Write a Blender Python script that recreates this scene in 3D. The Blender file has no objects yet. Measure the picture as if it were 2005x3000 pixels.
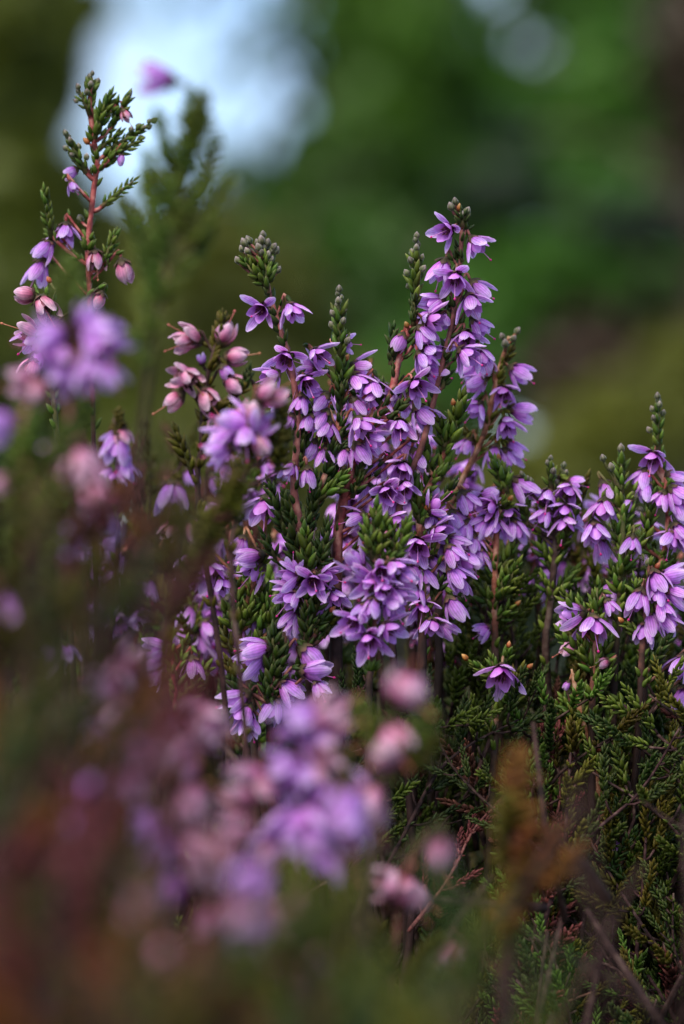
import bpy, math, random
import numpy as np
from mathutils import Vector, Matrix, Quaternion

R_ = math.radians
rnd = random.Random(11)
nrs = np.random.RandomState(5)
scene = bpy.context.scene
col = scene.collection

# ------------------------------------------------------------------ camera
D = 0.43                      # focus distance in metres
FW = 0.09                     # frame width at the focus distance
FH = FW * 3000 / 2005
PITCH = R_(2.0)
CAMZ = 0.22
cam_d = bpy.data.cameras.new('camera')
cam = bpy.data.objects.new('camera', cam_d)
col.objects.link(cam)
cam.location = (0, 0, CAMZ)
cam.rotation_euler = (R_(90) + PITCH, 0, 0)
cam_d.sensor_fit = 'VERTICAL'
cam_d.sensor_height = 36
cam_d.sensor_width = 24
cam_d.lens = 36 * D / FH
cam_d.clip_start = 0.01
cam_d.clip_end = 500
cam_d.dof.use_dof = True
cam_d.dof.focus_distance = D
cam_d.dof.aperture_fstop = cam_d.lens / 9.0     # 9 mm entrance pupil
scene.camera = cam

# ------------------------------------------------------------------ light
SUN_EL, SUN_AZ = R_(54), R_(212)      # azimuth clockwise from +Y
w = bpy.data.worlds.new('World')
scene.world = w
w.use_nodes = True
nt = w.node_tree
nt.nodes.clear()
sky = nt.nodes.new('ShaderNodeTexSky')
sky.sky_type = 'NISHITA'
sky.sun_disc = False
sky.sun_elevation = SUN_EL
sky.sun_rotation = SUN_AZ
sky.air_density = 0.8
sky.ozone_density = 1.0
sky.dust_density = 1.0
bgn = nt.nodes.new('ShaderNodeBackground')
bgn.inputs['Strength'].default_value = 0.10
wo = nt.nodes.new('ShaderNodeOutputWorld')
wtc = nt.nodes.new('ShaderNodeTexCoord')
wnz = nt.nodes.new('ShaderNodeTexNoise')
wnz.inputs['Scale'].default_value = 9.0
wnz.inputs['Detail'].default_value = 5
nt.links.new(wtc.outputs['Generated'], wnz.inputs['Vector'])
wmr = nt.nodes.new('ShaderNodeMapRange')
wmr.inputs['From Min'].default_value = 0.52
wmr.inputs['From Max'].default_value = 0.80
nt.links.new(wnz.outputs['Fac'], wmr.inputs['Value'])
wmx = nt.nodes.new('ShaderNodeMixRGB')
wmx.inputs[2].default_value = (4.5, 5.3, 6.6, 1)      # cloud
nt.links.new(wmr.outputs[0], wmx.inputs[0])
nt.links.new(sky.outputs[0], wmx.inputs[1])
nt.links.new(wmx.outputs[0], bgn.inputs[0])
nt.links.new(bgn.outputs[0], wo.inputs[0])
sd = bpy.data.lights.new('sun', 'SUN')
sd.energy = 1.5
sd.angle = R_(30)
sd.color = (1.0, 0.93, 0.84)
sun = bpy.data.objects.new('sun', sd)
col.objects.link(sun)
sdir = Vector((math.sin(SUN_AZ) * math.cos(SUN_EL), math.cos(SUN_AZ) * math.cos(SUN_EL), math.sin(SUN_EL)))
sun.rotation_euler = sdir.to_track_quat('Z', 'Y').to_euler()
scene.view_settings.view_transform = 'Standard'
scene.view_settings.look = 'None'
scene.view_settings.exposure = 1.40
scene.view_settings.gamma = 1.0
try:
    scene.view_settings.use_curve_mapping = False
except Exception:
    pass

# ------------------------------------------------------------------ frame helpers
RV = Vector((1, 0, 0))
FV = Vector((0, math.cos(PITCH), math.sin(PITCH)))
UV = Vector((0, -math.sin(PITCH), math.cos(PITCH)))
CAM = Vector((0, 0, CAMZ))
PX = FW / 2005


def P(x, y, dz=0.0):
    """world point that stands at source-photo pixel x, y and dz metres behind the focus plane"""
    d = D + dz
    k = d / D
    return CAM + FV * d + RV * ((x - 1002.5) * PX * k) + UV * ((1500 - y) * PX * k)


def PD(x, y, dist):
    """the same for the background, in 1568-wide pixels and metres from the camera"""
    return P(x * 1.2787, y * 1.2787, dist - D)


def axis_of(ang, face):
    a = R_(ang)
    s = math.sqrt(max(0.0, 1 - face * face))
    return (RV * (math.cos(a) * s) - UV * (math.sin(a) * s) - FV * face).normalized()


# ------------------------------------------------------------------ materials
def new_mat(name):
    m = bpy.data.materials.new(name)
    m.use_nodes = True
    t = m.node_tree
    t.nodes.clear()
    o = t.nodes.new('ShaderNodeOutputMaterial')
    return m, t, o


def ramp(t, stops):
    r = t.nodes.new('ShaderNodeValToRGB')
    e = r.color_ramp.elements
    while len(e) < len(stops):
        e.new(0.5)
    for el, (p, c) in zip(e, stops):
        el.position = p
        el.color = (*c, 1)
    return r


def organic(name, stops, rough=0.5, transl=0.3, edge=None, noise=(900, 0.25), hue=0.02, val=0.25, sheen=0.0, spec=0.4, bump=0.0, src='t', old=None, veins=0.0):
    """colour along the length of a piece (attribute t), paler edge (attribute u), fine mottling, one shift per object"""
    m, t, o = new_mat(name)
    L = t.links.new
    if src == 't':
        at = t.nodes.new('ShaderNodeAttribute')
        at.attribute_name = 't'
        fac = at.outputs['Fac']
    rp = ramp(t, stops)
    tc = t.nodes.new('ShaderNodeTexCoord')
    nz = t.nodes.new('ShaderNodeTexNoise')
    nz.inputs['Scale'].default_value = noise[0]
    nz.inputs['Detail'].default_value = 4
    L(tc.outputs['Object'], nz.inputs['Vector'])
    if old is not None:
        ao = t.nodes.new('ShaderNodeAttribute')
        ao.attribute_name = 'u'
    if src == 't':
        L(fac, rp.inputs[0])
    else:
        L(nz.outputs['Fac'], rp.inputs[0])
    c = rp.outputs[0]
    if edge is not None:
        au = t.nodes.new('ShaderNodeAttribute')
        au.attribute_name = 'u'
        pw = t.nodes.new('ShaderNodeMath')
        pw.operation = 'POWER'
        pw.inputs[1].default_value = 3.0
        L(au.outputs['Fac'], pw.inputs[0])
        ml = t.nodes.new('ShaderNodeMath')
        ml.operation = 'MULTIPLY'
        ml.inputs[1].default_value = edge[1]
        L(pw.outputs[0], ml.inputs[0])
        mx = t.nodes.new('ShaderNodeMixRGB')
        mx.inputs[2].default_value = (*edge[0], 1)
        L(ml.outputs[0], mx.inputs[0])
        L(c, mx.inputs[1])
        c = mx.outputs[0]
    if old is not None:
        mo = t.nodes.new('ShaderNodeMixRGB')
        mo.inputs[2].default_value = (*old, 1)
        L(ao.outputs['Fac'], mo.inputs[0])
        L(c, mo.inputs[1])
        c = mo.outputs[0]
    oi = t.nodes.new('ShaderNodeObjectInfo')
    hs = t.nodes.new('ShaderNodeHueSaturation')
    mr = t.nodes.new('ShaderNodeMapRange')
    mr.inputs['To Min'].default_value = 0.5 - hue
    mr.inputs['To Max'].default_value = 0.5 + hue
    L(oi.outputs['Random'], mr.inputs['Value'])
    L(mr.outputs[0], hs.inputs['Hue'])
    # value: per-object random times mottling
    m1 = t.nodes.new('ShaderNodeMath')
    m1.operation = 'MULTIPLY'
    m1.inputs[1].default_value = 7.31
    L(oi.outputs['Random'], m1.inputs[0])
    fr = t.nodes.new('ShaderNodeMath')
    fr.operation = 'FRACT'
    L(m1.outputs[0], fr.inputs[0])
    mv = t.nodes.new('ShaderNodeMapRange')
    mv.inputs['To Min'].default_value = 1 - val
    mv.inputs['To Max'].default_value = 1 + val
    L(fr.outputs[0], mv.inputs['Value'])
    mn = t.nodes.new('ShaderNodeMapRange')
    mn.inputs['From Min'].default_value = 0.3
    mn.inputs['From Max'].default_value = 0.7
    mn.inputs['To Min'].default_value = 1 - noise[1]
    mn.inputs['To Max'].default_value = 1 + noise[1]
    L(nz.outputs['Fac'], mn.inputs['Value'])
    mm = t.nodes.new('ShaderNodeMath')
    mm.operation = 'MULTIPLY'
    L(mv.outputs[0], mm.inputs[0])
    L(mn.outputs[0], mm.inputs[1])
    vout = mm.outputs[0]
    if veins:
        av = t.nodes.new('ShaderNodeAttribute')
        av.attribute_name = 'u'
        m2 = t.nodes.new('ShaderNodeMath')
        m2.operation = 'MULTIPLY'
        m2.inputs[1].default_value = 15.0
        L(av.outputs['Fac'], m2.inputs[0])
        sn = t.nodes.new('ShaderNodeMath')
        sn.operation = 'COSINE'
        L(m2.outputs[0], sn.inputs[0])
        m3 = t.nodes.new('ShaderNodeMath')
        m3.operation = 'MULTIPLY_ADD'
        m3.inputs[1].default_value = -veins
        m3.inputs[2].default_value = 1.0
        L(sn.outputs[0], m3.inputs[0])
        m4 = t.nodes.new('ShaderNodeMath')
        m4.operation = 'MULTIPLY'
        L(m3.outputs[0], m4.inputs[0])
        L(vout, m4.inputs[1])
        vout = m4.outputs[0]
    L(vout, hs.inputs['Value'])
    L(c, hs.inputs['Color'])
    c = hs.outputs[0]
    pb = t.nodes.new('ShaderNodeBsdfPrincipled')
    pb.inputs['Roughness'].default_value = rough
    pb.inputs['Specular IOR Level'].default_value = spec
    if sheen:
        pb.inputs['Sheen Weight'].default_value = sheen
        pb.inputs['Sheen Roughness'].default_value = 0.4
    L(c, pb.inputs['Base Color'])
    if bump:
        bp = t.nodes.new('ShaderNodeBump')
        bp.inputs['Strength'].default_value = bump
        bp.inputs['Distance'].default_value = 0.0001
        L(nz.outputs['Fac'], bp.inputs['Height'])
        L(bp.outputs[0], pb.inputs['Normal'])
    if transl > 0:
        tb = t.nodes.new('ShaderNodeBsdfTranslucent')
        L(c, tb.inputs['Color'])
        ms = t.nodes.new('ShaderNodeMixShader')
        ms.inputs[0].default_value = transl
        L(pb.outputs[0], ms.inputs[1])
        L(tb.outputs[0], ms.inputs[2])
        L(ms.outputs[0], o.inputs[0])
    else:
        L(pb.outputs[0], o.inputs[0])
    return m


M = {}
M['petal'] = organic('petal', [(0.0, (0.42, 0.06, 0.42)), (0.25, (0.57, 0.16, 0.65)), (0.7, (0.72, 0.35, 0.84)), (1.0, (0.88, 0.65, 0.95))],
                     rough=0.5, transl=0.5, edge=((0.90, 0.70, 0.96), 0.7), noise=(1500, 0.18), hue=0.022, val=0.13, spec=0.22, veins=0.16)  # pale tips and edges: petal's own colour, lightened further as painted highlights
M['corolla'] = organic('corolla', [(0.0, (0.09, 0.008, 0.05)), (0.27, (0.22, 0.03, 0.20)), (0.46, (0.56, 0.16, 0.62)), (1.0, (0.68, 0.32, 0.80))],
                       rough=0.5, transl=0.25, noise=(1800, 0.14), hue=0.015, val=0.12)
M['pink'] = organic('pink_petal', [(0.0, (0.24, 0.02, 0.05)), (0.35, (0.52, 0.11, 0.22)), (0.7, (0.68, 0.28, 0.44)), (1.0, (0.80, 0.56, 0.66))],
                    rough=0.5, transl=0.3, edge=((0.85, 0.60, 0.64), 0.55), noise=(700, 0.5), veins=0.12, hue=0.015, val=0.15)
M['pinkcorolla'] = organic('pink_corolla', [(0.0, (0.12, 0.015, 0.02)), (0.6, (0.30, 0.05, 0.06)), (1.0, (0.55, 0.25, 0.3))], rough=0.55, transl=0.2, val=0.1)
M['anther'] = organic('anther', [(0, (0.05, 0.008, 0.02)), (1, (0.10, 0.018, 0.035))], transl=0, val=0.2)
M['style'] = organic('style', [(0, (0.62, 0.35, 0.66)), (0.8, (0.66, 0.22, 0.5)), (0.9, (0.62, 0.02, 0.2)), (1, (0.6, 0.02, 0.2))], transl=0.1, rough=0.3, val=0.1, hue=0.005)
M['dry'] = organic('dry_style', [(0, (0.5, 0.2, 0.14)), (1, (0.45, 0.14, 0.08))], transl=0.1)
M['calyx'] = organic('calyx', [(0, (0.035, 0.018, 0.016)), (0.5, (0.055, 0.045, 0.02)), (1, (0.13, 0.05, 0.05))], rough=0.55, transl=0.1, noise=(1500, 0.35), val=0.25, spec=0.16)
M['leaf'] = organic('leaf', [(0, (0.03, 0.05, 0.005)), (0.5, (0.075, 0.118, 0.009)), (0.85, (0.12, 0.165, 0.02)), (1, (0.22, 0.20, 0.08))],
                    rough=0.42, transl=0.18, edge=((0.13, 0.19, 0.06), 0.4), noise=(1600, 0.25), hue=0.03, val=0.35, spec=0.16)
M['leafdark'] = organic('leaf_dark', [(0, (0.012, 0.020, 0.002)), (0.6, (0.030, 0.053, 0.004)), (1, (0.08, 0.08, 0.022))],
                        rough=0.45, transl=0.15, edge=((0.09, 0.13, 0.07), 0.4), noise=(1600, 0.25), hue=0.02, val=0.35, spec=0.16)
M['leafolive'] = organic('leaf_olive', [(0, (0.05, 0.04, 0.004)), (0.6, (0.08, 0.075, 0.006)), (1, (0.13, 0.10, 0.02))],
                         rough=0.5, transl=0.2, noise=(1200, 0.3), hue=0.03, val=0.35, spec=0.16)
M['leafrust'] = organic('leaf_rust', [(0, (0.055, 0.015, 0.012)), (0.6, (0.10, 0.029, 0.022)), (1, (0.19, 0.06, 0.052))],
                        rough=0.6, transl=0.15, noise=(1200, 0.35), hue=0.02, val=0.4, spec=0.16)
M['leafamber'] = organic('leaf_amber', [(0, (0.09, 0.035, 0.008)), (0.6, (0.17, 0.065, 0.012)), (1, (0.26, 0.12, 0.03))], rough=0.6, transl=0.2, noise=(1200, 0.35), hue=0.02, val=0.35, spec=0.16)
M['bud'] = organic('bud', [(0, (0.05, 0.075, 0.012)), (0.5, (0.085, 0.09, 0.025)), (0.75, (0.14, 0.105, 0.075)), (1, (0.24, 0.18, 0.18))],
                   rough=0.6, transl=0.08, edge=((0.30, 0.27, 0.20), 0.5), noise=(2500, 0.35), hue=0.02, val=0.25, sheen=0.3)
M['amber'] = organic('amber_bud', [(0, (0.20, 0.03, 0.012)), (0.6, (0.42, 0.12, 0.03)), (1, (0.50, 0.27, 0.11))], noise=(2500, 0.4), rough=0.5, transl=0.2, val=0.2)
M['stem'] = organic('stem', [(0.3, (0.10, 0.05, 0.035)), (0.55, (0.22, 0.085, 0.06)), (0.7, (0.26, 0.14, 0.09))],
                    rough=0.6, transl=0, noise=(700, 0.3), val=0.2, bump=0.6, src='n', old=(0.035, 0.018, 0.014), spec=0.16)
M['stemred'] = organic('stem_red', [(0.32, (0.10, 0.035, 0.022)), (0.5, (0.30, 0.085, 0.055)), (0.68, (0.40, 0.21, 0.14))],
                       rough=0.6, transl=0, noise=(700, 0.3), val=0.1, bump=0.6, src='n', old=(0.035, 0.018, 0.014), spec=0.16)
M['stemdark'] = organic('stem_dark', [(0.3, (0.022, 0.012, 0.011)), (0.55, (0.055, 0.026, 0.022)), (0.72, (0.10, 0.065, 0.05))],
                        rough=0.75, transl=0, noise=(600, 0.35), val=0.2, bump=0.8, src='n', spec=0.16)
M['stemgreen'] = organic('stem_green', [(0.3, (0.05, 0.06, 0.015)), (0.55, (0.09, 0.085, 0.025)), (0.72, (0.16, 0.09, 0.05))],
                         rough=0.6, transl=0, noise=(700, 0.3), val=0.2, bump=0.5, src='n', old=(0.035, 0.018, 0.014), spec=0.16)
M['deadtwig'] = organic('dead_twig', [(0.3, (0.12, 0.08, 0.05)), (0.55, (0.22, 0.16, 0.11)), (0.7, (0.30, 0.26, 0.2))], rough=0.8, transl=0, noise=(800, 0.3), val=0.2, spec=0.16, src='n')
M['soil'] = organic('soil', [(0.3, (0.018, 0.013, 0.008)), (0.5, (0.04, 0.03, 0.015)), (0.7, (0.045, 0.055, 0.015))], rough=0.9, transl=0, noise=(9, 0.4), val=0, hue=0, spec=0.2, src='n')
M['bark'] = organic('bark', [(0.3, (0.03, 0.02, 0.014)), (0.5, (0.075, 0.05, 0.035)), (0.7, (0.13, 0.10, 0.075))], rough=0.9, transl=0, noise=(14, 0.4), val=0.1, hue=0, spec=0.2, src='n')


def crown_mat(name, c0, c1, tr=0.3):
    return organic(name, [(0.3, c0), (0.7, c1)], rough=0.5, transl=tr, noise=(2.2, 0.35), hue=0.015, val=0.1, src='n')


M['crown_bright'] = crown_mat('foliage_bright', (0.042, 0.125, 0.007), (0.072, 0.19, 0.012))
M['crown_mid'] = crown_mat('foliage_mid', (0.04, 0.10, 0.006), (0.07, 0.155, 0.009))
M['crown_olive'] = crown_mat('foliage_olive', (0.10, 0.120, 0.010), (0.15, 0.168, 0.018))
M['crown_teal'] = crown_mat('foliage_teal', (0.03, 0.075, 0.04), (0.06, 0.13, 0.075))
M['crown_shade'] = crown_mat('foliage_shade', (0.010, 0.022, 0.008), (0.02, 0.042, 0.014), 0.1)  # leaf colour darkened to carry the unlit interior of the wood
M['crown_brown'] = crown_mat('foliage_brown', (0.05, 0.035, 0.018), (0.09, 0.06, 0.03), 0.15)


# ------------------------------------------------------------------ mesh kit
# a geo is (V, F, t, u): vertices, faces, length and edge values
def merge(geos):
    V, F, T, U = [], [], [], []
    k = 0
    for v, f, t, u in geos:
        V.append(v)
        T.append(t)
        U.append(u)
        F += [tuple(i + k for i in q) for q in f]
        k += len(v)
    return np.vstack(V), F, np.concatenate(T), np.concatenate(U)


def xf(geo, mat):
    v, f, t, u = geo
    A = np.array(mat)
    return v @ A[:3, :3].T + A[:3, 3], f, t, u


def to_mesh(name, geo, mat, extra=()):
    """geo with its material; extra = more (geo, material) pairs put in the same mesh"""
    pairs = [(geo, mat)] + list(extra)
    g = merge([p[0] for p in pairs]) if len(pairs) > 1 else geo
    me = bpy.data.meshes.new(name)
    me.from_pydata(g[0].tolist(), [], g[1])
    for key, arr in (('t', g[2]), ('u', g[3])):
        a = me.attributes.new(key, 'FLOAT', 'POINT')
        a.data.foreach_set('value', np.asarray(arr, dtype=np.float32))
    for p in pairs:
        me.materials.append(p[1])
    if len(pairs) > 1:
        idx = np.concatenate([np.full(len(p[0][1]), i, dtype=np.int32) for i, p in enumerate(pairs)])
        me.polygons.foreach_set('material_index', idx)
    me.polygons.foreach_set('use_smooth', np.ones(len(g[1]), dtype=bool))
    me.update()
    return me


def grid_faces(nr, nc, close=False):
    F = []
    for i in range(nr - 1):
        for j in range(nc - (0 if close else 1)):
            a = i * nc + j
            b = i * nc + (j + 1) % nc
            F.append((a, b, b + nc, a + nc))
    return F


def petal_geo(L, W, th0, th1, cup=0.35, r0=0.00025, nseg=8, nw=4, rd=rnd, bend=0.0):
    V, T, U = [], [], []
    r, z = r0, 0.0
    ds = L / nseg
    wob = [rd.uniform(-1, 1) for _ in range(6)]
    for i in range(nseg + 1):
        t = i / nseg
        a = R_(th0 + (th1 - th0) * t ** 0.8)
        if i:
            r += math.sin(a) * ds
            z += math.cos(a) * ds
        s = math.sqrt(max(0.0, 1 - abs((t - 0.54) / 0.49) ** 1.85))
        wd = W * max(0.30 if t < 0.3 else 0.14, s) * (1 + 0.05 * wob[i % 6])
        if i == nseg:
            wd = W * 0.22
        nx, nz_ = -math.cos(a), math.sin(a)
        side = bend * t * t * L
        for j in range(nw + 1):
            u = j / nw * 2 - 1
            c = cup * wd * u * u * (0.35 + 0.65 * (1 - t * 0.5))
            jn = rd.uniform(-1, 1) * 0.00004 * (1 if i else 0)
            V.append((r + nx * (c + jn), u * wd / 2 + side, z + nz_ * (c + jn)))
            T.append(t)
            U.append(abs(u))
    return np.array(V), grid_faces(nseg + 1, nw + 1), np.array(T), np.array(U)


def spindle(L, W, nseg=4, nr=4, fat=0.45, keel=1.0, curve=0.0):
    """closed scale-leaf or bud: pointed at the far end, along +Z"""
    V, T, U = [], [], []
    for i in range(nseg + 1):
        t = i / nseg
        s = (math.sin(math.pi * (t ** fat * 0.93 + 0.06))) ** 0.8
        rr = W / 2 * s
        for k in range(nr):
            a = k / nr * 2 * math.pi
            V.append((math.cos(a) * rr * keel + curve * L * math.sin(math.pi * t), math.sin(a) * rr, t * L))
            T.append(t)
            U.append(1.0 if k % 2 else 0.0)
    F = grid_faces(nseg + 1, nr, True)
    F.append(tuple(range(nr))[::-1])
    F.append(tuple(nseg * nr + k for k in range(nr)))
    return np.array(V), F, np.array(T), np.array(U)


def tube(pts, radii, nr=7, bump=0.0, rd=rnd):
    pts = [Vector(p) for p in pts]
    V, T, U = [], [], []
    n = len(pts)
    prev = None
    for i, p in enumerate(pts):
        d = (pts[min(i + 1, n - 1)] - pts[max(i - 1, 0)]).normalized()
        if prev is None:
            x = d.orthogonal().normalized()
        else:
            x = (prev - d * prev.dot(d)).normalized()
        prev = x
        y = d.cross(x)
        for k in range(nr):
            a = k / nr * 2 * math.pi
            rr = radii[i] * (1 + (rd.uniform(-bump, bump) if bump else 0))
            V.append(p + x * (math.cos(a) * rr) + y * (math.sin(a) * rr))
            T.append(i / max(1, n - 1))
            U.append(0.0)
    F = grid_faces(n, nr, True)
    F.append(tuple(range(nr))[::-1])
    F.append(tuple((n - 1) * nr + k for k in range(nr)))
    return np.array([tuple(v) for v in V]), F, np.array(T), np.array(U)


def smooth_path(pts, step=4):
    pts = [Vector(p) for p in pts]
    if len(pts) < 3:
        return [pts[0].lerp(pts[-1], i / step) for i in range(step + 1)]
    out = []
    for i in range(len(pts) - 1):
        p0 = pts[max(i - 1, 0)]
        p1, p2 = pts[i], pts[i + 1]
        p3 = pts[min(i + 2, len(pts) - 1)]
        for s in range(step):
            t = s / step
            out.append(0.5 * ((2 * p1) + (p2 - p0) * t + (2 * p0 - 5 * p1 + 4 * p2 - p3) * t * t + (3 * p1 - p0 - 3 * p2 + p3) * t ** 3))
    out.append(pts[-1])
    return out


def look(z, roll=0.0):
    """rotation that takes +Z to z"""
    q = Vector(z).to_track_quat('Z', 'Y')
    return (q @ Quaternion((0, 0, 1), roll)).to_matrix().to_4x4()


def link(name, me, parent=None, mat=None):
    o = bpy.data.objects.new(name, me)
    col.objects.link(o)
    if parent is not None:
        o.parent = parent
    if mat is not None:
        o.matrix_local = mat
    return o


def thing(name, label, cat, loc, group=None, me=None):
    o = link(name, me)
    o.location = loc
    o['label'] = label
    o['category'] = cat
    if group:
        o['group'] = group
    if me is None:
        o.empty_display_size = 0.01
    return o


# ------------------------------------------------------------------ flower prototypes
MMM = 0.001
KIND = {  # sepal length, width, spread at the base and tip, corolla length and spread
    'o': dict(L=3.75, W=1.42, a=70, b=24, cl=2.7, ca=58, cb=6),
    'w': dict(L=3.8, W=1.38, a=76, b=44, cl=2.7, ca=60, cb=14),
    'h': dict(L=3.9, W=1.48, a=66, b=-2, cl=2.8, ca=55, cb=-4),
    'c': dict(L=3.5, W=1.75, a=72, b=-24, cl=2.2, ca=50, cb=-10),
    'p': dict(L=3.3, W=1.45, a=80, b=-34, cl=2.0, ca=55, cb=-15),
    'q': dict(L=3.4, W=1.40, a=80, b=-12, cl=2.0, ca=55, cb=5),
}
PROTO = {}
for k, s in KIND.items():
    pink = k in 'pq'
    pm = M['pink'] if pink else M['petal']
    cm = M['pinkcorolla'] if pink else M['corolla']
    pets, pgeo = [], []
    for v in range(4):
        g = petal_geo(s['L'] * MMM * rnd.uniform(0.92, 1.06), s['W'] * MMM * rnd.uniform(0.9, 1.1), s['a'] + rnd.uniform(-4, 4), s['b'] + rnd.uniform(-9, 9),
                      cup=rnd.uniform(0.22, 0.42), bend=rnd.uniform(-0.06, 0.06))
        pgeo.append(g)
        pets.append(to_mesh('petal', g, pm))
    lobes = []
    for q in range(4):
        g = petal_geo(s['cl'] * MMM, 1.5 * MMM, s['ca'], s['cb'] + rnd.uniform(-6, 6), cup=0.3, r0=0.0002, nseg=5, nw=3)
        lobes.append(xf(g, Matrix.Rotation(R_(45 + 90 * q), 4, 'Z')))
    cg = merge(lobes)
    an = []
    for q in range(8):
        g = spindle(0.75 * MMM, 0.36 * MMM, 3, 4)
        rot = Matrix.Rotation(R_(45 * q), 4, 'Z') @ Matrix.Translation((0.42 * MMM, 0, (0.95 + 0.2 * (q % 2)) * MMM)) @ Matrix.Rotation(R_(8), 4, 'Y')
        an.append(xf(g, rot))
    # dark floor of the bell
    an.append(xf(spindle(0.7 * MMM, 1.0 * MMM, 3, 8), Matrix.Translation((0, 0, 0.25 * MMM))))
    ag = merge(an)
    sl = (3.9 if not pink else 4.0) * MMM
    pth = smooth_path([(0, 0, 0.3 * MMM), (0.05 * MMM, 0.08 * MMM, sl * 0.5), (0.25 * MMM, 0.1 * MMM, sl)], 3)
    sg = tube(pth, [0.055 * MMM] * (len(pth) - 1) + [0.05 * MMM], 5)
    hd = xf(spindle(0.38 * MMM, 0.34 * MMM, 3, 6, fat=0.8), Matrix.Translation((0.25 * MMM, 0.1 * MMM, sl - 0.12 * MMM)))
    hd = (hd[0], hd[1], np.ones(len(hd[0])), hd[3])
    if pink:
        hd = xf(hd, Matrix.Identity(4))
        hd = (hd[0] * 1.0, hd[1], hd[2], hd[3])
    sg = merge([(sg[0], sg[1], sg[2] * 0.82, sg[3]), hd])
    br = [xf(spindle(0.9 * MMM, 0.95 * MMM, 3, 8, fat=0.8), Matrix.Translation((0, 0, -0.5 * MMM)))]
    for q in range(6):
        g = petal_geo(1.45 * MMM, 0.85 * MMM, 85, 20 + 14 * (q % 2), cup=0.3, r0=0.0002, nseg=3, nw=2)
        br.append(xf(g, Matrix.Rotation(R_(60 * q + 20), 4, 'Z') @ Matrix.Translation((0, 0, -0.35 * MMM))))
    bg = merge(br)
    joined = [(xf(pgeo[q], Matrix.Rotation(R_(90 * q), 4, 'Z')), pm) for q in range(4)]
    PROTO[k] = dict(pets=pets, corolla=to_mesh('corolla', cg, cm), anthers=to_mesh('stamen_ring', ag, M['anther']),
                    style=to_mesh('style', sg, M['dry'] if pink else M['style']), calyx=to_mesh('flower', bg, M['calyx']),
                    joined=to_mesh('flower', (bg), M['calyx'], joined + [(cg, cm), (ag, M['anther']), (sg, M['dry'] if pink else M['style'])]))


def flower(root, base, axis, kind, scale, detail, rd):
    """calyx mesh with petals, corolla, stamen ring and style as sub-parts, or one joined mesh when out of focus"""
    p = PROTO[kind]
    m = Matrix.Translation(base - root.location) @ look(axis, rd.uniform(0, 6.28)) @ Matrix.Scale(scale, 4)
    if not detail:
        return link('flower', p['joined'], root, m)
    f = link('flower', p['calyx'], root, m)
    sq = rd.uniform(-6, 6)
    for q in range(4):
        tilt = rd.uniform(-9, 9) + (rd.uniform(5, 14) if rd.random() < 0.2 and kind in 'ow' else 0)
        pm = Matrix.Rotation(R_(90 * q + rd.uniform(-9, 9)), 4, 'Z') @ Matrix.Rotation(R_(tilt), 4, 'Y') @ Matrix.Rotation(R_(rd.uniform(-10, 10)), 4, 'X') \
            @ Matrix.Scale(rd.uniform(0.9, 1.06), 4)
        link('petal', p['pets'][rd.randrange(4)], f, pm)
    link('corolla', p['corolla'], f, Matrix.Rotation(R_(sq), 4, 'Z'))
    link('stamen_ring', p['anthers'], f, Matrix.Identity(4))
    if kind != 'c' and rd.random() < 0.75:
        link('style', p['style'], f, Matrix.Rotation(rd.uniform(0, 6), 4, 'Z') @ Matrix.Rotation(R_(rd.uniform(-8, 8)), 4, 'X'))
    return f


# ------------------------------------------------------------------ leafy shoots
LEAFG = [spindle(2.0 * MMM, 0.88 * MMM, 4, 6, fat=0.72, keel=0.75, curve=c) for c in (-0.05, -0.02, 0.03)]
LEAF_ME = {}
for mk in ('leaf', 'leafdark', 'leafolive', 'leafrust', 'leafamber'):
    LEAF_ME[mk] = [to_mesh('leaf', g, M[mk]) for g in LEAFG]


def bud_geo():
    g = [spindle(1.05 * MMM, 0.9 * MMM, 4, 8, fat=0.75)]
    for q in range(4):
        h = petal_geo(1.15 * MMM, 0.72 * MMM, 62, -42, cup=0.3, r0=0.0002, nseg=4, nw=2)
        g.append(xf(h, Matrix.Rotation(R_(90 * q), 4, 'Z') @ Matrix.Translation((0, 0, -0.05 * MMM))))
    return merge(g)


BUDG = bud_geo()
BUD_ME = to_mesh('bud', BUDG, M['bud'])
AMBER_ME = to_mesh('bud', spindle(1.05 * MMM, 0.7 * MMM, 4, 8, fat=0.75), M['amber'])


def leaf_spots(L, width, rd, spacing=0.62, spread=24):
    """transforms of the leaves along a shoot that runs up +Z for L metres"""
    out = []
    n = max(4, int(L / (spacing * MMM)))
    for i in range(n):
        z = L * (i + 0.15) / n
        tt = i / (n - 1)
        s = width * (1.0 - 0.30 * max(0, tt - 0.7) / 0.3) * rd.uniform(0.85, 1.12)
        for h in (0, 1):
            if rd.random() < 0.04:
                continue
            az = (i % 2) * 90 + h * 180 + rd.uniform(-26, 26)
            sp = (spread + 4) * (1.0 - 0.5 * tt ** 3) + rd.uniform(-10, 13)
            out.append((Matrix.Translation((0, 0, z)) @ Matrix.Rotation(R_(az), 4, 'Z') @ Matrix.Translation((0.22 * MMM, 0, 0))
                        @ Matrix.Rotation(R_(sp), 4, 'Y') @ Matrix.Rotation(R_(rd.uniform(-9, 9)), 4, 'X') @ Matrix.Scale(s * rd.uniform(0.78, 1.16), 4), tt))
    out.append((Matrix.Translation((0, 0, L * 0.97)) @ Matrix.Scale(width * 0.75, 4), 1.0))
    return out


def shoot_geo(L, width, rd, spacing=0.62, spread=24):
    return merge([xf(LEAFG[rd.randrange(3)], m) for m, _ in leaf_spots(L, width, rd, spacing, spread)])


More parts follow.
